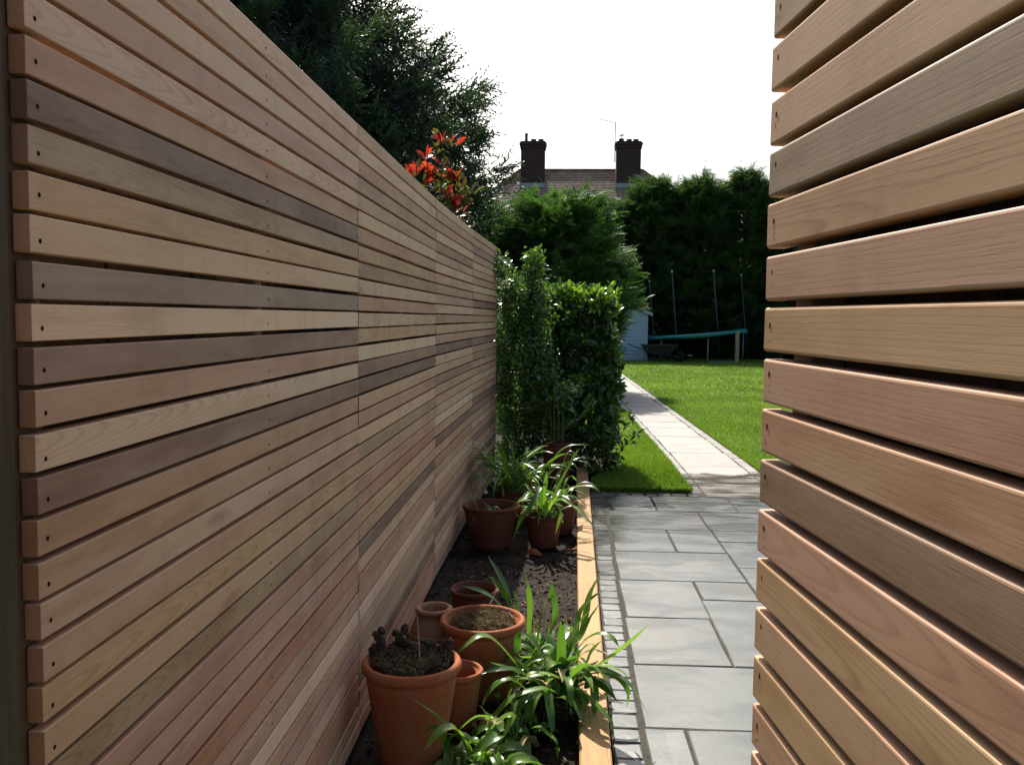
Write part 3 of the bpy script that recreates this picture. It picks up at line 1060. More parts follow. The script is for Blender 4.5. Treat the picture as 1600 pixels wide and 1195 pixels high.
pot('terracotta_pot', 'small empty terracotta pot half hidden behind the tall front pot', (-.345, 3.06, 0.0), .092, .062, .205, M['terra'], .024, .008, .12)
p3 = pot('terracotta_pot', 'wide terracotta pot of dry moss beside the ribbed jar', (-.283, 3.37, -.01), .166, .112, .295, M['terra'], .034, .014, .045)
bl = []
for k in range(26):
    a = rg.uniform(0, 6.28)
    rr = .10 * math.sqrt(rg.random())
    bl.append((rr * math.cos(a), rr * math.sin(a), .255 + rg.uniform(0, .028), rg.uniform(.010, .024)))
tag(link('dead_moss', lump_mesh('dead_moss', bl, 9, .5, 2), M['moss'], p3), kind='stuff')
tag(link('dead_fibres', fibre_mesh('dead_fibres', 2400, .118, .258, .045, .032, .0013, 7), M['fibre'], p3), kind='stuff')
st = MB().tube([at(765, 945, 3.36), at(770, 935, 3.37), at(776, 922, 3.37)], [.0025, .002, .0015], 5).tube([at(783, 955, 3.34), at(796, 957, 3.33), at(801, 965, 3.31)], [.002, .002, .0012], 5)
link('dry_stalks', st.mesh('dry_stalks'), M['string'], p3).matrix_parent_inverse = Matrix.LocRotScale(p3.location, p3.rotation_euler, None).inverted()

# ribbed jar
jar = empty('ribbed_jar', (-.492, 3.50, 0.0))
tag(jar, 'pale ribbed terracotta jar standing against the slats', 'jar')
prof = [(.001, .004), (.052, 0), (.058, .01)]
for k in range(1, 41):
    t_ = k / 40
    z = .01 + .225 * t_
    r_ = .060 + .038 * math.sin(min(1, t_ * 1.08) * math.pi * .62)
    if t_ > .72: r_ -= .030 * ((t_ - .72) / .28) ** 1.6
    if .12 < t_ < .80: r_ += .0060 * max(-.6, math.sin(t_ * 40 * 1.35))
    prof.append((r_, z))
r_ = prof[-1][0]
prof += [(r_ - .002, .250), (r_ + .001, .257)]
link('jar_body', lathe('jar_body', prof, 40), M['terra_pale'], jar)
link('rim', lathe('rim', [(r_, .256), (r_ + .008, .259), (r_ + .011, .267), (r_ + .009, .275), (r_ + .002, .279), (r_ - .008, .277), (r_ - .012, .265), (r_ - .010, .15), (r_, .05), (.001, .03)], 40), M['terra_pale'], jar)

pot('terracotta_pot', 'dull red empty bowl-shaped pot behind the wide moss pot', (-.372, 3.98, 0.0), .114, .085, .212, M['terra_shaded'], .022, .008, .10)
p6 = pot('terracotta_pot', 'big shaded terracotta pot with a few thin leaves next to the fence', (-.418, 5.55, 0.0), .182, .118, .268, M['terra_shaded'], .028, .010, .075)
p7 = pot('terracotta_pot', 'small brown terracotta pot holding a fountain of strap leaves', (-.085, 5.58, 0.0), .126, .085, .206, M['terra_shaded'], .022, .008, .025)
p8 = pot('terracotta_pot', 'shaded pot tucked between the strap plant and the timber edging', (.02, 5.95, 0.0), .12, .085, .225, M['terra_shaded'], .022, .008, .03)
p10 = pot('terracotta_pot', 'dark pot of the tall strap clump behind the big shaded pot', (-.30, 6.25, 0.0), .16, .11, .24, M['terra_shaded'], .026, .009, .03)
p9 = pot('terracotta_pot', 'reddish pot of cane stems under the glossy laurel', (-.01, 7.75, 0.0), .135, .10, .37, M['terra_shaded'], .026, .008, .03)

# broken terracotta bits on the soil
def shard(label, p, r_, seed):
    me = lump_mesh('terracotta_shard', [(0, 0, r_ * .3, r_), (r_ * .9, -r_ * .8, r_ * .1, r_ * .7), (r_ * 1.6, -r_ * 1.7, 0, r_ * .5)], seed, .7, 2)
    for v in me.vertices: v.co.z *= .6
    for q in me.polygons: q.use_smooth = False
    tag(link('terracotta_shard', me, M['terra'], None, p), label, 'shard', 'broken terracotta on the soil')


shard('orange broken terracotta lump lying before the small strap-leaf pot', (-.150, 5.42, .0), .030, 3)
sh = MB()
for k in range(9):
    a0, a1 = .3 + k * .16, .3 + (k + 1) * .16
    c = Vector((.055, 5.50, .004))
    q = [c + Vector((math.cos(a) * r_ * 1.0, -math.sin(a) * r_, zz)) for a in (a0, a1) for (r_, zz) in ((.07, .0), (.078, .018))]
    q2 = [c + Vector((math.cos(a) * r_ * 1.0, -math.sin(a) * r_, zz)) for a in (a0, a1) for (r_, zz) in ((.063, .0), (.071, .018))]
    sh.add(q + q2, [(0, 2, 3, 1), (4, 5, 7, 6), (1, 3, 7, 5), (0, 4, 6, 2), (0, 1, 5, 4), (2, 6, 7, 3)])
tag(link('terracotta_shard', sh.mesh('terracotta_shard'), M['terra_pale']), 'curved pale rim shard lying beside the timber edging', 'shard', 'broken terracotta on the soil')


# ================================================================== STRAP-LEAVED PLANTS
def ribbon(name, pts, width, parent, inv, mat, fold=.25, seed=0, tipw=.12):
    """a strap leaf: V-folded ribbon along a smooth curve through pts"""
    P = [Vector(p) for p in pts]
    # resample by Catmull-Rom / quadratic
    if len(P) == 3:
        S = [P[0] * (1 - t) ** 2 + P[1] * 2 * t * (1 - t) + P[2] * t * t for t in np.linspace(0, 1, 11)]
    else:
        S = []
        Q = [P[0] * 2 - P[1]] + P + [P[-1] * 2 - P[-2]]
        for i in range(1, len(Q) - 2):
            for t in np.linspace(0, 1, 5)[:-1]:
                a, b, c, d = Q[i - 1], Q[i], Q[i + 1], Q[i + 2]
                S.append(.5 * ((2 * b) + (c - a) * t + (2 * a - 5 * b + 4 * c - d) * t * t + (3 * b - a - 3 * c + d) * t ** 3))
        S.append(P[-1])
    rg_ = random.Random(seed)
    tw = rg_.uniform(-.5, .5)
    V, Fc = [], []
    n_ = len(S)
    for i, p in enumerate(S):
        t = i / (n_ - 1)
        tg = (S[min(i + 1, n_ - 1)] - S[max(i - 1, 0)]).normalized()
        sd = tg.cross(Vector((0, 0, 1)))
        if sd.length < .15: sd = sd + Vector((.3, .1, 0))
        sd.normalize()
        sd = (Matrix.Rotation(tw * (.4 + t), 3, tg) @ sd)
        nn = sd.cross(tg).normalized()
        w = width * (.55 + .45 * min(1, t * 3.2)) * (1 if t < .62 else max(tipw * .3, 1 - ((t - .62) / .38) ** 1.7))
        V += [p - sd * w * .5 + nn * w * fold * .5, p - nn * .0, p + sd * w * .5 + nn * w * fold * .5]
    for i in range(n_ - 1):
        a = i * 3
        Fc += [(a, a + 1, a + 4, a + 3), (a + 1, a + 2, a + 5, a + 4)]
    o = link(name, mesh_py(name, V, Fc, True), mat, parent)
    o.matrix_parent_inverse = inv
    return o


def strap_plant(name, label, base, explicit=(), n=20, lmin=.25, lmax=.45, wmin=.018, wmax=.028, el=(.7, 1.45), spread=.04, seed=0, az=(0, 6.283), straw=.06, droop=1.5, cat='plant', group=None):
    rg_ = random.Random(seed)
    e = empty(name, base)
    tag(e, label, cat, group)
    inv = Matrix.Translation(base).inverted()
    B = Vector(base)
    for i, (pts, w) in enumerate(explicit):
        ribbon('leaf', pts, w, e, inv, M['strap'], .30, seed + i)
    for i in range(n):
        a = rg_.uniform(*az)
        L_ = rg_.uniform(lmin, lmax)
        e0 = rg_.uniform(*el)
        p = B + Vector((rg_.gauss(0, spread), rg_.gauss(0, spread), 0))
        pts = [p.copy()]
        k = 7
        ee = e0
        for j in range(k):
            p = p + Vector((math.cos(a) * math.cos(ee), math.sin(a) * math.cos(ee), math.sin(ee))) * (L_ / k)
            if p.z < .02 and ee < 0: ee = 0
            pts.append(p.copy())
            ee -= droop * rg_.uniform(.05, .30) * (1 + j * .14)
            a += rg_.uniform(-.08, .08)
        ribbon('leaf', pts, rg_.uniform(wmin, wmax), e, inv, M['straw'] if rg_.random() < straw else M['strap'], rg_.uniform(.15, .45), seed * 31 + i)
    # stubby stem base
    sb = MB()
    for k in range(7):
        a = rg_.uniform(0, 6.28)
        q = B + Vector((math.cos(a) * spread * .8, math.sin(a) * spread * .8, -.03))
        sb.tube([q, q + Vector((0, 0, .05)), q + Vector((rg_.uniform(-.01, .01), rg_.uniform(-.01, .01), .09))], [.010, .011, .007], 7)
    o = link('crown_base', sb.mesh('crown_base', True), M['stem'], e)
    o.matrix_parent_inverse = inv
    tag(o, kind='stuff')
    return e


def A(*pts):
    return [at(*p) for p in pts]


# the big clump in front, its strongest leaves placed one by one
rb = lump_mesh('root_ball', [(.0, .0, .03, .10), (.045, .03, .04, .075), (-.05, .04, .035, .085), (.06, -.05, .02, .06), (-.02, -.08, .0, .07)], 21, .45, 3)
o = link('root_ball', rb, M['soil'], None, (.0, 3.16, -.01))
tag(o, 'dark clod of soil under the large strap-leaved clump', 'root ball')
tag(link('loose_roots', fibre_mesh('loose_roots', 420, .12, .03, .08, .06, .0016, 17), M['fibre'], None, (.0, 3.12, 0)), 'pale tangled roots on the dark clod', 'roots', kind='stuff')
ex = [
    (A((884, 1082, 3.16), (905, 1062, 3.14), (945, 1035, 3.10), (985, 1004, 3.05), (1014, 975, 3.02)), .044),
    (A((878, 1080, 3.16), (905, 1058, 3.12), (950, 1052, 3.05), (985, 1072, 2.98), (1013, 1118, 2.95)), .036),
    (A((885, 1070, 3.2), (905, 1012, 3.18), (932, 991, 3.15), (955, 996, 3.12), (967, 1010, 3.10)), .030),
    (A((880, 1080, 3.14), (915, 1062, 3.08), (945, 1075, 3.03), (964, 1094, 3.0)), .030),
    (A((836, 1072, 3.16), (805, 1036, 3.12), (775, 1003, 3.08), (748, 994, 3.05), (712, 1022, 3.0)), .034),
    (A((872, 1080, 3.2), (885, 1020, 3.22), (905, 975, 3.24), (925, 950, 3.26)), .034),
    (A((874, 1075, 3.18), (878, 1010, 3.18), (876, 970, 3.18)), .036),
    (A((866, 1075, 3.22), (894, 1010, 3.24), (910, 990, 3.26), (928, 953, 3.28)), .034),
    (A((868, 1078, 3.10), (840, 1085, 3.02), (810, 1105, 2.95), (786, 1140, 2.9)), .046),
    (A((850, 1078, 3.15), (825, 1058, 3.10), (795, 1045, 3.06), (765, 1034, 3.04)), .030),
    (A((850, 1078, 3.12), (815, 1050, 3.06), (785, 1045, 3.0), (752, 1052, 2.97)), .030),
    (A((860, 1075, 3.16), (850, 1030, 3.15), (830, 1000, 3.14), (812, 988, 3.12)), .034),
    (A((856, 1075, 3.16), (812, 1035, 3.16), (808, 1000, 3.16), (815, 985, 3.17)), .030),
    (A((870, 1085, 3.05), (850, 1075, 2.98), (800, 1090, 2.92), (770, 1120, 2.9), (748, 1100, 2.9)), .028),
    (A((835, 1090, 3.0), (800, 1062, 2.95), (770, 1075, 2.92), (752, 1105, 2.9)), .028),
    (A((876, 1082, 3.1), (900, 1078, 3.02), (915, 1095, 2.98), (905, 1112, 2.97)), .026),
    (A((880, 1080, 3.2), (915, 1040, 3.2), (925, 1018, 3.2), (940, 1000, 3.2)), .030),
    (A((868, 1078, 3.18), (842, 1030, 3.2), (848, 1000, 3.2), (838, 980, 3.22)), .030),
]
strap_plant('strap_leaf_plant', 'large bright green strap-leaved clump arching over the timber edging', (-.0, 3.17, .12), ex, 62, .16, .34, .024, .040, (.35, 1.45), .065, 3, straw=.07, group='strap-leaved plants in the bed')
ex = [
    (A((905, 1000, 3.5), (915, 965, 3.55), (922, 930, 3.6), (941, 890, 3.65)), .030),
    (A((900, 1000, 3.5), (905, 960, 3.55), (925, 935, 3.58), (948, 920, 3.6)), .026),
    (A((898, 1000, 3.5), (915, 975, 3.5), (930, 955, 3.5), (935, 945, 3.5)), .024),
    (A((850, 990, 3.5), (858, 950, 3.5), (862, 925, 3.5), (860, 905, 3.5)), .024),
    (A((860, 990, 3.5), (868, 960, 3.52), (862, 920, 3.55), (852, 908, 3.56)), .026),
    (A((826, 990, 3.5), (828, 950, 3.5), (825, 920, 3.5), (821, 896, 3.5)), .024),
    (A((840, 1000, 3.5), (845, 955, 3.52), (858, 930, 3.53)), .020),
]
strap_plant('strap_leaf_plant', 'upright strap-leaved clump just behind the large bright clump', (-.02, 3.52, .04), ex, 22, .16, .30, .018, .030, (.9, 1.5), .07, 8, straw=.25, group='strap-leaved plants in the bed')
ex = [
    (A((805, 960, 3.72), (792, 925, 3.72), (778, 895, 3.74), (762, 868, 3.76)), .034),
    (A((800, 962, 3.70), (790, 935, 3.70), (778, 915, 3.71), (764, 899, 3.72)), .030),
    (A((800, 965, 3.68), (770, 935, 3.64), (748, 922, 3.62), (724, 915, 3.6)), .030),
    (A((808, 965, 3.70), (806, 940, 3.70), (802, 922, 3.70)), .024),
]
strap_plant('strap_leaf_plant', 'few tall pointed leaves rising behind the wide moss pot', (-.12, 3.74, .02), ex, 7, .12, .2, .016, .022, (1.0, 1.5), .03, 12, straw=.2, group='strap-leaved plants in the bed')
ex = [
    (A((738, 1180, 2.66), (720, 1150, 2.62), (690, 1125, 2.58), (641, 1088, 2.55)), .032),
    (A((735, 1185, 2.64), (715, 1140, 2.58), (690, 1140, 2.54), (663, 1172, 2.5)), .030),
    (A((745, 1180, 2.66), (775, 1130, 2.62), (800, 1120, 2.6), (780, 1165, 2.56)), .030),
    (A((752, 1185, 2.66), (765, 1130, 2.66), (745, 1120, 2.64), (705, 1150, 2.6)), .034),
    (A((748, 1188, 2.62), (780, 1150, 2.56), (760, 1160, 2.52), (728, 1186, 2.5)), .034),
    (A((740, 1185, 2.64), (720, 1150, 2.62), (700, 1160, 2.58), (705, 1195, 2.55)), .026),
    (A((700, 1190, 2.62), (690, 1150, 2.6), (675, 1135, 2.57), (662, 1150, 2.54)), .026),
]
strap_plant('strap_leaf_plant', 'low curled strap-leaved plant at the foot of the tall front pot', (-.235, 2.66, .02), ex, 52, .11, .23, .024, .038, (.35, 1.35), .085, 17, straw=.04, droop=2.2, group='strap-leaved plants in the bed')
strap_plant('strap_leaf_plant', 'short pale curled strap leaves left of the large bright clump', (-.135, 2.93, .03), (), 34, .12, .25, .022, .034, (.3, 1.3), .045, 51, straw=.05, droop=2.0, group='strap-leaved plants in the bed')
# pale dry leftovers between the clumps
dry = empty('withered_plant', (-.02, 3.75, 0))
tag(dry, 'withered plant of orange dry stalks behind the upright clump', 'plant')
inv = Matrix.Translation((-.02, 3.75, 0)).inverted()
for i in range(34):
    b = Vector((random.uniform(-.12, .12), random.uniform(3.6, 3.98), .0))
    tip = b + Vector((random.uniform(-.06, .06), random.uniform(-.05, .05), random.uniform(.04, .17)))
    ribbon('stem', [b, (b + tip) / 2 + Vector((random.uniform(-.02, .02), 0, .03)), tip], random.uniform(.004, .009), dry, inv, M['straw'], .2, i)

# rear pots
strap_plant('strap_leaf_plant', 'few thin curled leaves inside the big shaded pot', (-.42, 5.53, .20), (), 10, .10, .20, .008, .012, (.7, 1.5), .04, 21, group='strap-leaved plants in pots')
ex = [
    (A((852, 806, 5.5), (870, 780, 5.4), (900, 795, 5.3), (920, 815, 5.25), (930, 826, 5.22)), .034),
    (A((850, 800, 5.55), (880, 768, 5.5), (905, 760, 5.45), (925, 760, 5.4), (936, 768, 5.38)), .028),
    (A((852, 800, 5.6), (868, 770, 5.62), (885, 735, 5.65), (905, 702, 5.7)), .028),
    (A((845, 800, 5.5), (845, 760, 5.4), (830, 790, 5.25), (812, 818, 5.2), (800, 848, 5.18)), .028),
    (A((850, 800, 5.55), (850, 765, 5.5), (855, 735, 5.5)), .028),
    (A((855, 800, 5.55), (880, 745, 5.5), (895, 725, 5.5), (903, 735, 5.5)), .026),
    (A((850, 805, 5.5), (858, 780, 5.4), (875, 800, 5.35), (868, 835, 5.33)), .032),
    (A((850, 805, 5.5), (830, 770, 5.4), (815, 780, 5.3), (808, 785, 5.25)), .022),
]
strap_plant('strap_leaf_plant', 'fountain of light green strap leaves spilling from the small brown pot', (-.075, 5.58, .185), ex, 34, .18, .36, .016, .028, (.55, 1.5), .045, 25, group='strap-leaved plants in pots')
strap_plant('strap_leaf_plant', 'tall dark green strap-leaved clump between fence and laurel', (-.30, 6.25, .22), (), 85, .30, .58, .015, .026, (.75, 1.52), .075, 31, straw=.01, droop=1.0, group='strap-leaved plants in pots')
strap_plant('strap_leaf_plant', 'strap-leaved plant with a leaf leaning to the timber end', (.0, 6.02, .2), A and [(A((870, 770, 5.95), (882, 745, 5.9), (895, 715, 5.9), (906, 700, 5.9)), .030), (A((868, 770, 6), (880, 725, 6), (890, 705, 6), (902, 712, 6)), .022)], 16, .2, .36, .016, .024, (.7, 1.5), .045, 37, group='strap-leaved plants in pots')

# ================================================================== BROAD-LEAVED SHRUBS
LEAF_V = [(0, 0, 0), (.22, -.15, .05), (.22, 0, 0), (.22, .15, .05), (.55, -.215, .05), (.55, 0, -.03), (.55, .215, .05), (.82, -.13, -.03), (.82, 0, -.09), (.82, .13, -.03), (1, 0, -.18)]
LEAF_F = [(0, 2, 1), (0, 3, 2), (1, 2, 5), (1, 5, 4), (2, 3, 6), (2, 6, 5), (4, 5, 8), (4, 8, 7), (5, 6, 9), (5, 9, 8), (7, 8, 10), (8, 9, 10)]
SMALL_V = [(0, 0, 0), (.45, -.28, .06), (.45, .28, .06), (1, 0, -.1), (.5, 0, -.02)]
SMALL_F = [(0, 4, 1), (0, 2, 4), (1, 4, 3), (4, 2, 3)]


def leaf_single_meshes(prefix, k=4):
    out = []
    for i in range(k):
        v = [(x_, y_ * random.uniform(.85, 1.1), z_ * random.uniform(.3, 1.6)) for (x_, y_, z_) in LEAF_V]
        out.append(mesh_py(prefix, v, LEAF_F, True))
    return out


def frames(axis, n_per, spread, rg_):
    """leaf directions in a whorl round twig axes"""
    N = len(axis)
    ax = np.repeat(norm(axis), n_per, 0)
    rnd = rg_.normal(0, 1, ax.shape)
    side = norm(np.cross(ax, rnd))
    t = rg_.uniform(*spread, len(ax))[:, None]
    d = norm(ax * (1 - t) + side * t)
    nn = norm(ax * t - side * (1 - t) * .6 + rg_.normal(0, .25, ax.shape))
    return d, nn


def to_objects(parent, name, meshes, mat, pos, d, n, sc):
    inv = Matrix.Translation(parent.location).inverted()
    for i in range(len(pos)):
        x_ = Vector(d[i]).normalized()
        y_ = Vector(n[i]).cross(x_).normalized()
        z_ = x_.cross(y_)
        mt = Matrix.Identity(4)
        for k in range(3):
            mt[k][0], mt[k][1], mt[k][2], mt[k][3] = x_[k] * sc[i], y_[k] * sc[i], z_[k] * sc[i], pos[i][k]
        o = link(name, meshes[i % len(meshes)], mat, parent)
        o.matrix_local = inv @ mt


def laurel():
    rg_ = np.random.default_rng(5)
    base = Vector((.08, 8.95, 0))
    e = empty('laurel_shrub', base)
    tag(e, 'clipped glossy dark green laurel shrub with bright top growth', 'shrub')
    # twig tips on and inside a clipped, slightly bulging block
    n_ = 1000
    u = rg_.random(n_); v = rg_.random(n_)
    xs, ys_, zs = [], [], []
    ax = []
    for i in range(n_):
        s = rg_.random()
        z = .22 + 1.45 * rg_.random() ** .85
        x0, x1 = -.40, .44 + .10 * math.sin(z * 2.1) + .02
        if s < .44:      # face towards the camera
            p = (x0 + (x1 - x0) * u[i], 8.22 + .30 * z / 1.65 + .26 * rg_.random() + .08 * math.sin(9 * u[i] + 4 * z) + .10 * (1 - math.sin(math.pi * u[i])), z); a = (rg_.normal(0, .5), -.8, .55 + rg_.normal(0, .4))
        elif s < .70:    # top
            p = (x0 + (x1 - x0) * u[i], 8.42 + .75 * v[i], 1.64 + .05 * rg_.normal()); a = (rg_.normal(0, .3), rg_.normal(0, .3) - .15, 1)
        elif s < .86:    # right side
            p = (x1 - .12 * rg_.random(), 8.4 + .75 * v[i], z); a = (1, rg_.normal(-.2, .4), .3 + rg_.normal(0, .4))
        else:
            p = (x0 + (x1 - x0) * u[i], 8.45 + .6 * v[i], z); a = (rg_.normal(0, .6), rg_.normal(-.3, .6), .6)
        if p[2] < .45 and p[0] < -.1: p = (p[0] + .3, p[1] + .2, p[2])
        xs.append(p); ax.append(a)
    pos = np.array(xs)
    ax = np.array(ax)
    k = 7
    d, nn = frames(ax, k, (.25, .78), rg_)
    P_ = np.repeat(pos, k, 0) + np.repeat(norm(ax), k, 0) * rg_.uniform(-.07, .03, n_ * k)[:, None]
    sc = rg_.uniform(.075, .135, n_ * k)
    nn = norm(nn + np.array([0, -.25, .75]) * rg_.random(n_ * k)[:, None])
    topness = np.repeat((pos[:, 2] > 1.58), k, 0)
    young = np.repeat(rg_.random(n_), k, 0)
    tint = np.clip(rg_.normal(.35, .18, n_ * k) + topness * .42 * (young > .15) + (young > .95) * .4, 0, 1)
    sc = np.where(topness, sc * .72, sc)
    d[topness] = norm(d[topness] + np.array([0, 0, .6]))
    # the leaves that show largest are single objects
    front = np.where((P_[:, 1] < 8.65) & (P_[:, 2] > .3))[0]
    rg_.shuffle(front)
    pick = front[:300]
    rest = np.setdiff1d(np.arange(len(P_)), pick)
    me = scatter('foliage', LEAF_V, LEAF_F, P_[rest] - np.array(base), d[rest], nn[rest], sc[rest], tint[rest], True)
    tag(link('foliage', me, M['laurel'], e), kind='stuff')
    to_objects(e, 'leaf', leaf_single_meshes('leaf'), M['laurel_o'], P_[pick], d[pick], nn[pick], sc[pick] * 1.08)
    # stems
    sb = MB()
    for i in range(60):
        j = rg_.integers(n_)
        q = Vector(pos[j]) - base
        s0 = Vector((rg_.normal(0, .10), rg_.normal(-.1, .15), -.03))
        sb.tube([s0, s0.lerp(q, .45) + Vector((0, 0, .12)), q], [.014, .008, .003], 5)
    link('stems', sb.mesh('stems'), M['bark'], e)


laurel()


def climber():
    rg_ = np.random.default_rng(8)
    base = Vector((-.36, 8.02, 0))
    e = empty('climbing_plant', base)
    tag(e, 'small-leaved evergreen climber covering the far end of the slatted fence', 'climber')
    pos, ax = [], []
    for i in range(1350):
        s = rg_.random()
        if s < .40:
            z = 1.80 * rg_.random() ** .85; c = (-.475 + .03 * math.sin(z * 5), 8.02, z); r_ = .10 * (1 if z < 1.6 else .7)
        elif s < .70:
            z = .05 + 1.62 * rg_.random(); c = (-.255, 8.02, z); r_ = .115 if z < 1.6 else .08
        elif s < .78:
            z = 1.6 + .43 * rg_.random(); c = (-.235 + .02 * rg_.normal(), 8.05, z); r_ = .065 * (1.2 - (z - 1.6) / .43 * .9)
        else:
            z = .1 + 1.55 * rg_.random(); c = (-.24, 8.05, z); r_ = .22
        a = rg_.uniform(0, 6.28)
        q = r_ * math.sqrt(rg_.random()) * (1 + .35 * math.sin(z * 9 + a))
        pos.append((c[0] + q * math.cos(a), c[1] + q * math.sin(a) * .9, c[2]))
        ax.append((math.cos(a) * .8, math.sin(a) * .8 - .3, .55))
    for i in range(60):      # tuft over the top of the fence
        pos.append((-.565 + .055 * rg_.normal(), 7.72 + .07 * rg_.normal(), 1.87 + .05 * rg_.normal())); ax.append((.2, -.5, .6))
    pos = np.array(pos); ax = np.array(ax)
    k = 9
    d, nn = frames(ax, k, (.3, .95), rg_)
    P_ = np.repeat(pos, k, 0) + rg_.normal(0, .028, (len(pos) * k, 3)) * 1.25
    sc = rg_.uniform(.028, .055, len(P_))
    nn = norm(nn + np.array([0, -.2, .6]) * rg_.random(len(P_))[:, None])
    tint = np.clip(rg_.normal(.38, .22, len(P_)) + (P_[:, 2] > 1.7) * .15, 0, 1)
    bad = (P_[:, 1] < 7.86) & (P_[:, 0] < -.53) & (P_[:, 2] < 1.80)
    P_[bad, 0] = -.535 + .05 * rg_.random(bad.sum())
    me = scatter('foliage', SMALL_V, SMALL_F, P_ - np.array(base), d, nn, sc, tint, True)
    tag(link('foliage', me, M['climber'], e), kind='stuff')
    sb = MB()
    for (x0, zt) in ((-.475, 1.85), (-.46, 1.6), (-.26, 1.8), (-.24, 2.0), (-.25, 1.5), (-.36, 1.2)):
        pth = [Vector((x0 + .03 * math.sin(t * 7 + x0 * 30), 8.02 + .03 * math.cos(t * 6), zt * t)) - base for t in np.linspace(0, 1, 9)]
        sb.tube(pth, list(np.linspace(.009, .003, 9)), 5)
    link('stems', sb.mesh('stems'), M['bark'], e)


climber()

# cane stems in the pot below the laurel
cane = empty('cane_plant', (-.01, 7.75, .33))
tag(cane, 'pale bundle of cane stems growing from the reddish pot', 'plant')
for i in range(9):
    a = i * .7
    mb = MB().tube([(.05 * math.cos(a), .05 * math.sin(a), 0), (.06 * math.cos(a), .06 * math.sin(a), .25), (.10 * math.cos(a) + random.uniform(-.03, .03), .1 * math.sin(a), .52)], [.007, .006, .004], 6)
    link('stem', mb.mesh('stem', True), M['stem'], cane)
rg_ = np.random.default_rng(41)
n_ = 150
axx = np.stack([rg_.normal(0, .5, n_), rg_.normal(-.2, .5, n_), rg_.uniform(.2, 1, n_)], 1)
ps = np.stack([rg_.normal(0, .11, n_), rg_.normal(0, .10, n_), rg_.uniform(.12, .6, n_)], 1)
dd, nn = frames(axx, 3, (.3, .9), rg_)
me = scatter('foliage', LEAF_V, LEAF_F, np.repeat(ps, 3, 0), dd, nn, rg_.uniform(.05, .10, n_ * 3), rg_.uniform(.1, .6, n_ * 3), True)
tag(link('foliage', me, M['laurel'], cane), kind='stuff')


def low_shrub():
    base = Vector((.42, 8.30, 0))
    e = empty('low_shrub', base)
    tag(e, 'low leafy shrub leaning out over the edge of the lawn', 'shrub')
    rg_ = np.random.default_rng(19)
    twigs = [((.42, 8.3, .0), (.50, 8.2, .30), (.66, 8.1, .52)), ((.42, 8.3, 0), (.56, 8.25, .22), (.72, 8.15, .40)), ((.42, 8.3, 0), (.45, 8.15, .3), (.50, 8.05, .47)), ((.40, 8.3, 0), (.36, 8.2, .3), (.33, 8.1, .5)), ((.42, 8.3, 0), (.5, 8.3, .36), (.56, 8.3, .62)),
             ((.42, 8.3, 0), (.48, 8.2, .15), (.56, 8.1, .22))]
    sb = MB()
    pos, ax = [], []
    for t3 in twigs:
        a, b, c = [Vector(q) for q in t3]
        pth = [a * (1 - t) ** 2 + b * 2 * t * (1 - t) + c * t * t for t in np.linspace(0, 1, 8)]
        sb.tube([q - base for q in pth], list(np.linspace(.006, .002, 8)), 5)
        for q in pth[2:]:
            for k in range(5):
                pos.append(q + Vector(rg_.normal(0, .015, 3)))
                ax.append((c - b).normalized() * .5 + Vector(rg_.normal(0, .7, 3)))
    link('stems', sb.mesh('stems'), M['stem'], e)
    pos = np.array([tuple(p) for p in pos]); ax = np.array([tuple(p) for p in ax])
    nn = np.stack([rg_.normal(0, .5, len(pos)), rg_.normal(0, .5, len(pos)), np.ones(len(pos))], 1)
    to_objects(e, 'leaf', leaf_single_meshes('leaf', 3), M['laurel_o'], pos, ax, nn, rg_.uniform(.05, .095, len(pos)))
    n2 = 420
    P_ = np.stack([rg_.normal(.36, .10, n2), rg_.normal(8.3, .12, n2), rg_.uniform(.02, .42, n2)], 1)
    me = scatter('foliage', LEAF_V, LEAF_F, P_ - np.array(base), rg_.normal(0, 1, (n2, 3)) + np.array([0, -.3, .2]), np.stack([rg_.normal(0, .5, n2), rg_.normal(0, .5, n2), np.ones(n2)], 1), rg_.uniform(.05, .09, n2), rg_.uniform(.0, .45, n2), True)
    tag(link('foliage', me, M['laurel'], e), kind='stuff')


low_shrub()


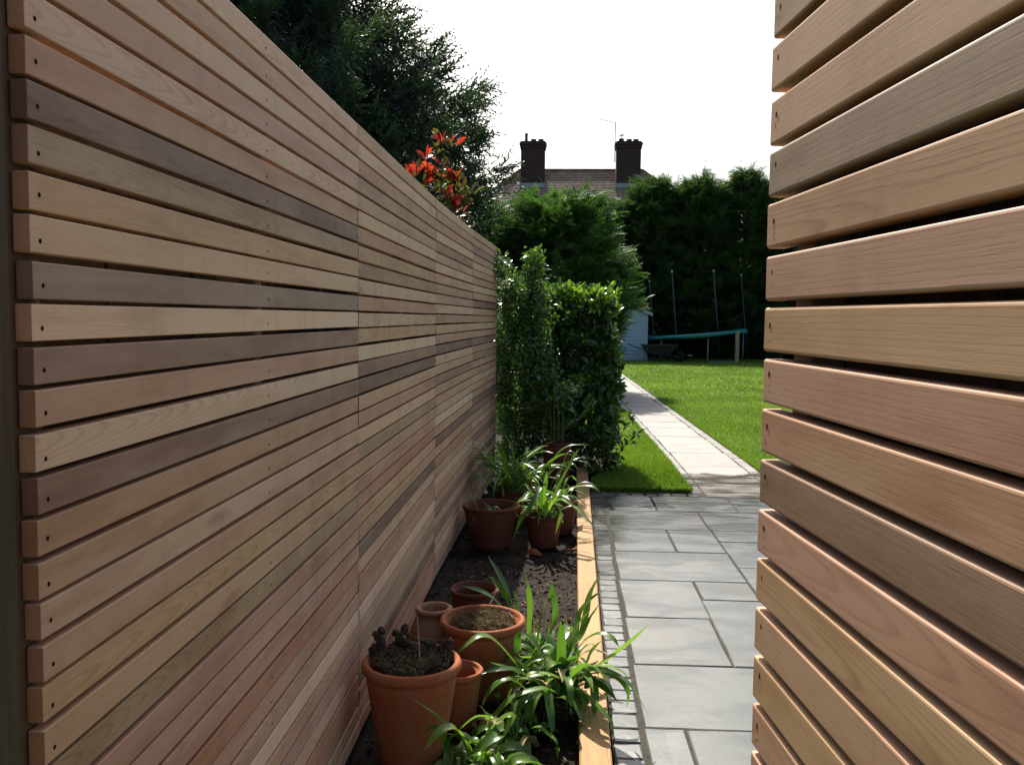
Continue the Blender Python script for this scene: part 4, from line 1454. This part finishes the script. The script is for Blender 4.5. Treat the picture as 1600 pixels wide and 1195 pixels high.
def photinia():
    base = Vector((-1.02, 7.35, 0))
    e = empty('red_leaved_shrub', base)
    tag(e, 'shrub with red and bronze young leaves rising above the slatted fence', 'shrub')
    rg_ = np.random.default_rng(23)
    tips = [(690, 222, 7.3), (705, 228, 7.35), (668, 250, 7.3), (655, 268, 7.3), (690, 258, 7.25), (678, 275, 7.3), (705, 280, 7.3), (716, 283, 7.3), (700, 312, 7.3), (708, 322, 7.3), (714, 332, 7.3), (648, 275, 7.35), (690, 300, 7.4), (665, 285, 7.3), (725, 315, 7.3), (735, 305, 7.4), (720, 300, 7.4), (680, 240, 7.35)]
    sb = MB()
    pos, ax, red = [], [], []
    for i, t3 in enumerate(tips):
        tip = at(*t3)
        s0 = base + Vector((rg_.normal(0, .05), rg_.normal(0, .05), 0))
        md = Vector((base.x * .6 + tip.x * .4, base.y, tip.z * .62))
        pth = [s0 * (1 - t) ** 2 + md * 2 * t * (1 - t) + tip * t * t for t in np.linspace(0, 1, 9)]
        sb.tube([q - base for q in pth], list(np.linspace(.011, .003, 9)), 5)
        isred = i < 12 or i in (13,)
        for k in range(8 if isred else 7):
            q = pth[-1] + Vector(rg_.normal(0, .016, 3))
            pos.append(q); ax.append(Vector((rg_.normal(0, .6), rg_.normal(0, .5), .75))); red.append(isred and k < 5)
        for q in pth[5:8]:
            for k in range(6):
                pos.append(q + Vector(rg_.normal(0, .035, 3))); ax.append(Vector((rg_.normal(0, .8), rg_.normal(0, .6), .3))); red.append(False)
    link('stems', sb.mesh('stems'), M['bark'], e)
    pos = np.array([tuple(p) for p in pos]); ax = np.array([tuple(p) for p in ax]); red = np.array(red)
    nn = np.stack([rg_.normal(0, .7, len(pos)), rg_.normal(-.5, .5, len(pos)), np.full(len(pos), .8)], 1)
    sc = rg_.uniform(.085, .14, len(pos))
    ms = leaf_single_meshes('leaf', 3)
    ms2 = leaf_single_meshes('leaf', 3)
    to_objects(e, 'leaf', ms, M['redleaf'], pos[red], ax[red], nn[red], sc[red])
    g_ = np.where(~red)[0]
    to_objects(e, 'leaf', ms2, M['bronzeleaf'], pos[g_], ax[g_], nn[g_], sc[g_] * .9)


photinia()

# ================================================================== CONIFERS
def spray_template(nl, ang, ll, wd, droop, twoplane=False):
    V, Fc = [(0, -.025, 0), (0, .025, 0), (1, 0, -droop)], [(0, 1, 2)]
    for i in range(nl):
        t = .06 + .86 * i / (nl - 1)
        s = 1 if i % 2 else -1
        L_ = ll * (1 - .62 * t) * (.55 + .45 * min(1, t * 4))
        a = ang * (1 - .25 * t)
        x0, z0 = t, -droop * t * t
        dx, dy = math.cos(a) * L_, math.sin(a) * L_ * s
        zz = 0.0
        if twoplane: zz = (-.5 if i % 3 == 0 else .35 if i % 3 == 1 else -.1) * L_
        o = len(V)
        V += [(x0 - wd * .5, 0, z0), (x0 + wd * .5, 0, z0), (x0 + dx * .55 + wd * .5, dy * .55, z0 + zz * .4), (x0 + dx, dy, z0 + zz - droop * .3)]
        Fc += [(o, o + 1, o + 2), (o, o + 2, o + 3)]
    return V, Fc


CYP_V, CYP_F = spray_template(10, .85, .55, .085, .10)
SPR_V, SPR_F = spray_template(9, .75, .22, .075, .22, True)


def conifer_mesh(kind, H, prof, nbr, per, size, seed, z0=.3, droopy=False, tips=0, squash=1.0, tiplen=.19, extra=()):
    rg_ = np.random.default_rng(seed)
    P_, D, N_, S_, T_ = [], [], [], [], []
    limbs = MB()
    limbs.tube([(0, 0, -.05), (.03, .02, H * .3), (0, .03, H * .65), (0, 0, H * .96)], [.035 * H * .5 + .02, .03 * H * .42 + .02, .02 * H * .3 + .01, .012], 8)
    for b in range(nbr):
        z = z0 + (H - z0) * (b + rg_.random()) / nbr
        az = (b * 2.39996 + rg_.normal(0, .25)) if droopy else rg_.uniform(0, 2 * math.pi)
        Rr = prof(z / H) * (.76 + .34 * rg_.random())
        if b < len(extra):
            ex_ = extra[b]
            az = math.atan2(ex_[1], ex_[0]); Rr = math.hypot(ex_[0], ex_[1]); z = ex_[2] - Rr * .16
        if Rr < .12: Rr = .12
        c, s = math.cos(az), math.sin(az) * squash
        if droopy:
            st = np.array([0, 0, min(H * .96, z + Rr * .10)])
            md = np.array([c * Rr * .55, s * Rr * .55, z - Rr * .10])
            en = np.array([c * Rr, s * Rr, z + Rr * .16 + (0 if b < len(extra) else rg_.normal(0, .12))])
        else:
            st = np.array([0, 0, max(.05, z - Rr * .55)])
            md = np.array([c * Rr * .55, s * Rr * .55, z - Rr * .12])
            en = np.array([c * Rr, s * Rr, z + rg_.normal(0, .1)])
        if b % 3 == 0:
            limbs.tube([tuple(st), tuple(md), tuple(en)], [.015 + .012 * Rr, .010 + .006 * Rr, .004], 5)
        m_ = int(per * (.35 + .65 * Rr / max(.2, prof(.25))))
        t = .22 + .78 * rg_.random(m_) ** .75
        t[:max(2, m_ // 9)] = 1.0
        q = (1 - t)[:, None] ** 2 * st + 2 * (t * (1 - t))[:, None] * md + (t * t)[:, None] * en
        out = np.array([c, s, 0.0])
        sidev = np.array([-s, c, 0.0])
        wsp = (.11 * Rr + .04) if droopy else (.16 * Rr + .08)
        off = rg_.normal(0, 1, (m_, 1)) * sidev * wsp * (1.15 - t)[:, None] + rg_.normal(0, .05 if droopy else .09, (m_, 3)) * (size / .35)
        q = q + off
        if droopy:
            q[:, 2] -= np.abs(rg_.normal(0, .14, m_)) * (size / .4)
            d = out * rg_.uniform(.1, .9, (m_, 1)) + sidev * rg_.normal(0, .45, (m_, 1)) + np.array([0, 0, -1.0]) * rg_.uniform(.15, .95, (m_, 1))
            tipm = t > .97
            d[tipm] = out + np.array([0, 0, .25]) + rg_.normal(0, .25, (tipm.sum(), 3))
            nn = out * .8 + rg_.normal(0, .5, (m_, 3))
        else:
            d = out * rg_.uniform(.35, 1.1, (m_, 1)) + sidev * rg_.normal(0, .5, (m_, 1)) + np.array([0, 0, 1.0]) * rg_.uniform(-.15, .8, (m_, 1))
            nn = np.array([0, 0, 1.0]) + rg_.normal(0, .55, (m_, 3))
        P_.append(q); D.append(d); N_.append(nn)
        S_.append(size * rg_.uniform(.6, 1.25, m_))
        bt = rg_.normal(.42, .16)
        T_.append(np.clip(bt + rg_.normal(0, .16, m_), 0, 1))
    for k in range(tips):        # thin leaders standing above the crown
        a = rg_.uniform(0, 6.28)
        rr = prof(.75) * rg_.random() ** .5 * .9
        bx, by = rr * math.cos(a), rr * math.sin(a) * squash
        hb = H * (.90 - .16 * rr / max(.1, prof(.3)))
        ht = hb + rg_.uniform(.35, 1.0) * (H * tiplen)
        limbs.tube([(bx, by, hb - .5), (bx + rg_.normal(0, .05), by, ht)], [.012, .004], 5)
        m_ = 40
        t = rg_.random(m_)
        q = np.stack([np.full(m_, bx), np.full(m_, by), hb - .2 + (ht - hb + .2) * t], 1) + rg_.normal(0, .02, (m_, 3))
        a2 = rg_.uniform(0, 6.28, m_)
        d = np.stack([np.cos(a2), np.sin(a2), np.full(m_, .55)], 1)
        P_.append(q); D.append(d); N_.append(np.array([0, 0, 1.0]) + rg_.normal(0, .4, (m_, 3)))
        S_.append(size * .8 * (1.1 - .75 * t) * rg_.uniform(.7, 1.2, m_))
        T_.append(np.clip(rg_.normal(.55, .15, m_), 0, 1))
    tv, tf = (SPR_V, SPR_F) if droopy else (CYP_V, CYP_F)
    me = scatter('crown', tv, tf, np.concatenate(P_), np.concatenate(D), np.concatenate(N_), np.concatenate(S_), np.concatenate(T_))
    return me, limbs.mesh('trunk', True)


def plant_tree(name, label, loc, crown, trunk, mat, rz=0, sc=(1, 1, 1), group=None):
    e = empty(name, loc, rz)
    e.scale = sc
    tag(e, label, 'tree', group)
    link('crown', crown, mat, e)
    link('trunk', trunk, M['bark'], e)
    return e


# big dark spruce beyond the fence
def prof_spruce(t): return max(.1, min(4.05, 8.2 * (1 - t) ** 1.05))
SPO = Vector((-5.7, 17.4, -.06))
boughs = [tuple(at(q[0] - 24, q[1] + 4, q[2]) - SPO) for q in ((612, 8, 16.6), (640, 55, 16.4), (668, 98, 16.2), (690, 140, 16.4), (722, 150, 16.8), (745, 166, 16.2), (762, 212, 16.6), (797, 258, 17.2), (752, 250, 17.4), (735, 300, 17.0), (660, 130, 15.4), (600, 40, 15.6), (700, 190, 15.6), (760, 320, 18))]
cr, tr = conifer_mesh('spruce', 10.2, prof_spruce, 290, 235, .46, 3, z0=1.2, droopy=True, extra=boughs)
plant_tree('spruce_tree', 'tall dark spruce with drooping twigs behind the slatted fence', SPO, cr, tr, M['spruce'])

# cypress leaning over the path
def prof_cyp(t): return 1.85 * (max(0, 1 - t) ** .28) * (.40 + .60 * min(1, t * 2.0))
cr, tr = conifer_mesh('cypress', 3.85, prof_cyp, 300, 62, .30, 5, z0=.35, tips=9)
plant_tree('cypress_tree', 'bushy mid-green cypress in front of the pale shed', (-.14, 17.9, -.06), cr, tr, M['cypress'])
cr2, tr2 = conifer_mesh('cypress', 4.6, lambda t: prof_cyp(t) * .9, 170, 44, .34, 9, z0=.35, tips=6)
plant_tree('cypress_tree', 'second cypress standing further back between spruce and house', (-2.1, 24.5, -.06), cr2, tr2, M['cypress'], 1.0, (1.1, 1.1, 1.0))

# row of tall leylandii closing the garden
def prof_hedge(t): return 1.85 * (max(0, 1 - t) ** .38) * (.75 + .25 * min(1, t * 3))
hv = [conifer_mesh('hedge', 6.6, prof_hedge, 240, 62, .44, 31 + k, z0=.25, tips=16, tiplen=.26) for k in range(2)]
LAB = ['tall dark hedge conifer leftmost, behind the bushy cypress', 'dark hedge conifer below the left chimney', 'dark hedge conifer below the middle of the house roof', 'dark hedge conifer hiding the foot of the right chimney', 'tall hedge conifer with a thin leader right of the right chimney',
       'hedge conifer behind the left half of the trampoline', 'hedge conifer with feathery crown behind the right half of the trampoline', 'rightmost hedge conifer beside the edge of the near fence', 'hedge conifer hidden behind the near fence']
HX = [-3.6, -1.9, -.1, 1.7, 3.5, 5.2, 6.9, 8.6, 10.4]
HZ = [.74, .70, .74, .88, 1.0, 1.0, 1.04, .98, 1.04]
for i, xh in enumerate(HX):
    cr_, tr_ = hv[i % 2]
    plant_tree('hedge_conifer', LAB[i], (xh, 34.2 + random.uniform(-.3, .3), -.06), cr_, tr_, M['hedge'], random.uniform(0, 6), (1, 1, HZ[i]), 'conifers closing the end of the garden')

# ================================================================== HOUSE
house = empty('house', (1.0, 52, 0))
tag(house, 'house with hipped brown tiled roof beyond the conifers', 'house')
hm = Matrix.Translation((1.0, 52, 0)).inverted()
xl, xr_, yr = -2.45, 4.60, 52.0
ZRDG, ZE, RUN = 9.93, 5.9, 4.3
link('wall', MB().box(xl - RUN + .4, xr_ + RUN - .4, yr - RUN + .4, yr + RUN - .4, -.06, ZE + .05).mesh('wall'), M['brick'], house).matrix_parent_inverse = hm
rf = MB()
courses = 38
for side in (0, 1):               # front and back slopes, then the two hips
    for i in range(courses):
        t0, t1 = i / courses, (i + 1) / courses
        lip = .025
        def rw(t, l):
            yv = yr + (-1 if side == 0 else 1) * RUN * (1 - t)
            return [(xl - RUN * (1 - t), yv, ZE + (ZRDG - ZE) * t + l), (xr_ + RUN * (1 - t), yv, ZE + (ZRDG - ZE) * t + l)]
        a = rw(t0, lip); b = rw(t1, 0); c = rw(t0, -.01)
        rf.add(c + a + b, [(0, 1, 3, 2), (2, 3, 5, 4)])
        def hp(t, l):
            xv = xl - RUN * (1 - t) if side == 0 else xr_ + RUN * (1 - t)
            return [(xv, yr - RUN * (1 - t), ZE + (ZRDG - ZE) * t + l), (xv, yr + RUN * (1 - t), ZE + (ZRDG - ZE) * t + l)]
        a = hp(t0, lip); b = hp(t1, 0); c = hp(t0, -.01)
        rf.add(c + a + b, [(0, 1, 3, 2), (2, 3, 5, 4)])
roof = link('roof', rf.mesh('roof'), M['roof'], house)
roof.matrix_parent_inverse = hm
rd = MB().tube([(xl, yr, ZRDG), (xr_, yr, ZRDG)], .085, 8)
for cx_, sx_ in ((xl, -1), (xr_, 1)):
    rd.tube([(cx_, yr, ZRDG), (cx_ + sx_ * RUN, yr - RUN, ZE)], .08, 8)
link('ridge_tiles', rd.mesh('ridge_tiles'), M['roof'], roof)
# lower side wing with its own small roof, left
wg = MB()
wx0, wx1, wy0, wy1, wz = -8.2, -4.4, 47.2, 50.6, 5.6
wg.box(wx0, wx1, wy0, wy1, -.06, wz)
link('side_wing', wg.mesh('side_wing'), M['brick'], house).matrix_parent_inverse = hm
wr = MB()
xm = (wx0 + wx1) / 2
wr.add([(wx0 - .2, wy0 - .2, wz), (wx1 + .2, wy0 - .2, wz), (xm, wy0 + 1.4, wz + 1.9), (wx0 - .2, wy1 + .2, wz), (wx1 + .2, wy1 + .2, wz), (xm, wy1, wz + 1.9)], [(0, 1, 2), (1, 4, 5, 2), (4, 3, 5), (3, 0, 2, 5)])
link('wing_roof', wr.mesh('wing_roof'), M['roof'], house).matrix_parent_inverse = hm


def chimney(x0, x1, pots):
    y0, y1 = 50.75, 51.65
    c = link('chimney', MB().box(x0, x1, y0, y1, 8.2, 10.95).box(x0 - .05, x1 + .05, y0 - .05, y1 + .05, 10.953, 11.13).box(x0 - .09, x1 + .09, y0 - .09, y1 + .09, 11.133, 11.25).box(x0 - .02, x1 + .02, y0 - .02, y1 + .02, 11.253, 11.33).mesh('chimney'), M['brick'], house)
    c.matrix_parent_inverse = hm
    for (px_, h_, r_) in pots:
        pr = [(r_, 0), (r_ * .92, h_ * .75), (r_ * 1.1, h_ * .8), (r_ * 1.1, h_), (r_ * .75, h_), (r_ * .7, h_ * .4)]
        q = link('chimney_pot', lathe('chimney_pot', pr, 14), M['claypot'], c)
        q.location = (px_, (y0 + y1) / 2, 11.33)
    fl = link('lead_flashing', MB().box(x0 - .06, x1 + .06, y0 - .10, y0 - .003, 8.74, 9.0).mesh('lead_flashing'), M['lead'], c)
    return c


c1 = chimney(-2.33, -.98, [(-2.05, .50, .085), (-1.64, .17, .15), (-1.22, .17, .15)])
c2 = chimney(3.02, 4.38, [(3.30, .20, .15), (3.74, .17, .15), (4.12, .17, .15)])
cw = link('cowl', MB().tube([(3.30, 51.2, 11.5), (3.30, 51.2, 11.78)], .02, 6).mesh('cowl'), M['metal'], c2)
link('cowl_cap', lathe('cowl_cap', [(.001, .10), (.16, .02), (.17, 0), (.001, .01)], 12), M['metal'], c2, (3.30, 51.2, 11.72))
aer = MB().tube([(2.94, 51.1, 10.2), (2.94, 51.1, 12.42)], .028, 6).tube([(2.96, 51.1, 12.40), (2.12, 51.0, 12.56)], .018, 6)
for k in range(7):
    xx = 2.15 + k * .11
    zz = 12.55 - (xx - 2.12) * .19
    aer.tube([(xx, 50.88, zz), (xx, 51.16, zz)], .007, 4)
tag(link('television_aerial', aer.mesh('television_aerial'), M['metal']), 'thin television aerial on a mast strapped to the right chimney', 'aerial')

# ================================================================== SHED
shed = empty('garden_shed', (2.0, 31.6, 0))
tag(shed, 'small pale blue boarded shed at the end of the path', 'shed')
sm = Matrix.Translation((2.0, 31.6, 0)).inverted()
sx0, sx1, sy0, sy1 = .95, 3.02, 30.9, 33.0
link('wall', MB().add([(sx0, sy0, -.05), (sx1, sy0, -.05), (sx1, sy0, 1.66), ((sx0 + sx1) / 2, sy0, 2.10), (sx0, sy0, 1.66), (sx0, sy1, -.05), (sx1, sy1, -.05), (sx1, sy1, 1.66), ((sx0 + sx1) / 2, sy1, 2.10), (sx0, sy1, 1.66)],
     [(0, 1, 2, 3, 4), (9, 8, 7, 6, 5), (1, 6, 7, 2), (5, 0, 4, 9), (2, 7, 8, 3), (4, 3, 8, 9)]).mesh('wall'), M['shed'], shed).matrix_parent_inverse = sm
z = .0
while z < 1.99:
    hw = (sx1 - sx0) / 2
    if z + .12 > 1.66: hw = hw * max(.06, (2.10 - z - .12) / .44)
    xm = (sx0 + sx1) / 2
    link('board', MB().add([(xm - hw, sy0 - .022, z), (xm + hw, sy0 - .022, z), (xm + hw, sy0 - .006, z + .118), (xm - hw, sy0 - .006, z + .118), (xm - hw, sy0 - .003, z), (xm + hw, sy0 - .003, z)],
         [(0, 1, 2, 3), (4, 5, 1, 0)]).mesh('board'), M['shed'], shed).matrix_parent_inverse = sm
    z += .12
rfm = MB()
xm = (sx0 + sx1) / 2
for s in (-1, 1):
    e0 = (xm, 2.13); e1 = (xm + s * 1.18, 2.13 - .44 / 1.035 * 1.18)
    V = []
    for (xx, zz) in (e0, e1):
        for dz in (0, .035):
            for yv in (sy0 - .12, sy1 + .1): V.append((xx, yv, zz + dz))
    rfm.add(V, [(0, 1, 3, 2), (4, 6, 7, 5), (0, 2, 6, 4), (1, 5, 7, 3), (2, 3, 7, 6), (0, 4, 5, 1)])
link('roof', rfm.mesh('roof'), M['shedroof'], shed).matrix_parent_inverse = sm
for s in (-1, 1):
    V = [(xm, sy0 - .125, 2.14), (xm + s * 1.18, sy0 - .125, 2.14 - .502), (xm + s * 1.18, sy0 - .125, 2.05 - .502), (xm, sy0 - .125, 2.05)]
    V += [(a, b + .018, c) for a, b, c in V]
    link('barge_board', MB().add(V, [(0, 1, 2, 3), (7, 6, 5, 4), (0, 4, 5, 1), (3, 2, 6, 7)]).mesh('barge_board'), M['shed'], shed).matrix_parent_inverse = sm

# ================================================================== TRAMPOLINE
TC = Vector((4.75, 32.0, 0))
tr_ = empty('trampoline', TC)
tag(tr_, 'round trampoline with teal edge pad and tall net poles in the shade', 'trampoline')
tilt = Matrix.Rotation(R(-5.0), 4, 'Y')
RR = 1.80
def tp(a, r_, z): return (tilt @ Vector((r_ * math.cos(a), r_ * math.sin(a), z - .95))) + Vector((0, 0, .95))
V, Fc = [], []
na = 48
for k in range(na):
    a = 2 * math.pi * k / na
    V += [tp(a, RR - .27, .96), tp(a, RR - .02, .99), tp(a, RR + .06, .96), tp(a, RR + .06, .86 + .02 * math.sin(5 * a)), tp(a, RR - .27, .93)]
for k in range(na):
    a, b = k * 5, ((k + 1) % na) * 5
    for j in range(5):
        Fc.append((a + j, b + j, b + (j + 1) % 5, a + (j + 1) % 5))
link('edge_pad', mesh_py('edge_pad', V, Fc, True), M['teal'], tr_)
V = [tuple(tp(0, 0, .90))] + [tuple(tp(2 * math.pi * k / na, RR - .28, .945)) for k in range(na)]
link('jumping_mat', mesh_py('jumping_mat', V, [(0, 1 + k, 1 + (k + 1) % na) for k in range(na)]), M['net'], tr_)
link('frame_ring', MB().tube([tp(2 * math.pi * k / na, RR, .90) for k in range(na + 1)], .025, 6).mesh('frame_ring'), M['metal'], tr_)
for k in range(4):
    a0 = .45 + k * math.pi / 2
    p0, p1 = tp(a0 - .33, RR, .9), tp(a0 + .33, RR, .9)
    b0 = Vector((RR * 1.0 * math.cos(a0 - .33), RR * math.sin(a0 - .33), .03)); b1 = Vector((RR * math.cos(a0 + .33), RR * math.sin(a0 + .33), .03))
    link('leg', MB().tube([p0, b0 + Vector((0, 0, .1)), b0.lerp(b1, .06), b1.lerp(b0, .06), b1 + Vector((0, 0, .1)), p1], .026, 7).mesh('leg', True), M['metal'], tr_)
for k, (px_, pyt, pyb, Yp) in enumerate([(1050, 425, 560, 30.6), (1115, 424, 553, 30.9), (1158, 430, 553, 32.3), (1015, 440, 556, 32.2), (1085, 432, 550, 33.7)]):
    a, b = at(px_, pyt, Yp), at(px_ + 9, pyb, Yp)
    b.z = max(b.z, .06)
    po = link('net_pole', MB().tube([tuple(b - TC), tuple(b.lerp(a, .5) - TC), tuple(a - TC)], [.024, .024, .022], 8).mesh('net_pole', True), M['pole'], tr_)
    link('pole_cap', lathe('pole_cap', [(.040, -.03), (.042, .02), (.02, .05), (.001, .052)], 10), M['metal'], po, tuple(a - TC))
# wooden post standing beside it
pp = at(1151, 567, 30.3)
tag(link('wooden_post', box_mesh('wooden_post', -.06, .06, -.06, .06, -.1, 1.05, .008, 1), M['batten'], None, (pp.x, 30.3, 0)), 'short wooden post in front of the trampoline', 'post')

# ================================================================== WHEELBARROW
wb = empty('wheelbarrow', (3.35, 30.0, 0))
tag(wb, 'dark wheelbarrow standing between shed and trampoline', 'wheelbarrow')
V = [(-.45, -.22, .30), (.30, -.20, .26), (.30, .20, .26), (-.45, .22, .30), (-.62, -.32, .58), (.58, -.31, .60), (.58, .31, .60), (-.62, .32, .58)]
link('tray', MB().add(V, [(0, 3, 2, 1), (0, 1, 5, 4), (1, 2, 6, 5), (2, 3, 7, 6), (3, 0, 4, 7)]).mesh('tray'), M['darkmetal'], wb)
link('tray_rim', MB().tube([V[4], V[5], V[6], V[7], V[4]], .014, 6).mesh('tray_rim'), M['darkmetal'], wb)
for s in (-1, 1):
    link('handle', MB().tube([(.62, s * .06, .20), (.0, s * .20, .27), (-.55, s * .26, .42), (-1.05, s * .28, .60)], .018, 6).mesh('handle'), M['darkmetal'], wb)
    link('leg', MB().tube([(-.45, s * .23, .36), (-.52, s * .24, .0), (-.30, s * .24, .0), (-.20, s * .22, .30)], .014, 6).mesh('leg'), M['darkmetal'], wb)
wl = lathe('wheel', [(.10, -.03), (.165, -.045), (.19, 0), (.165, .045), (.10, .03), (.02, .04), (.02, -.04), (.10, -.03)], 24)
o = link('wheel', wl, M['net'], wb, (.66, 0, .19))
o.rotation_euler = (R(90), 0, 0)
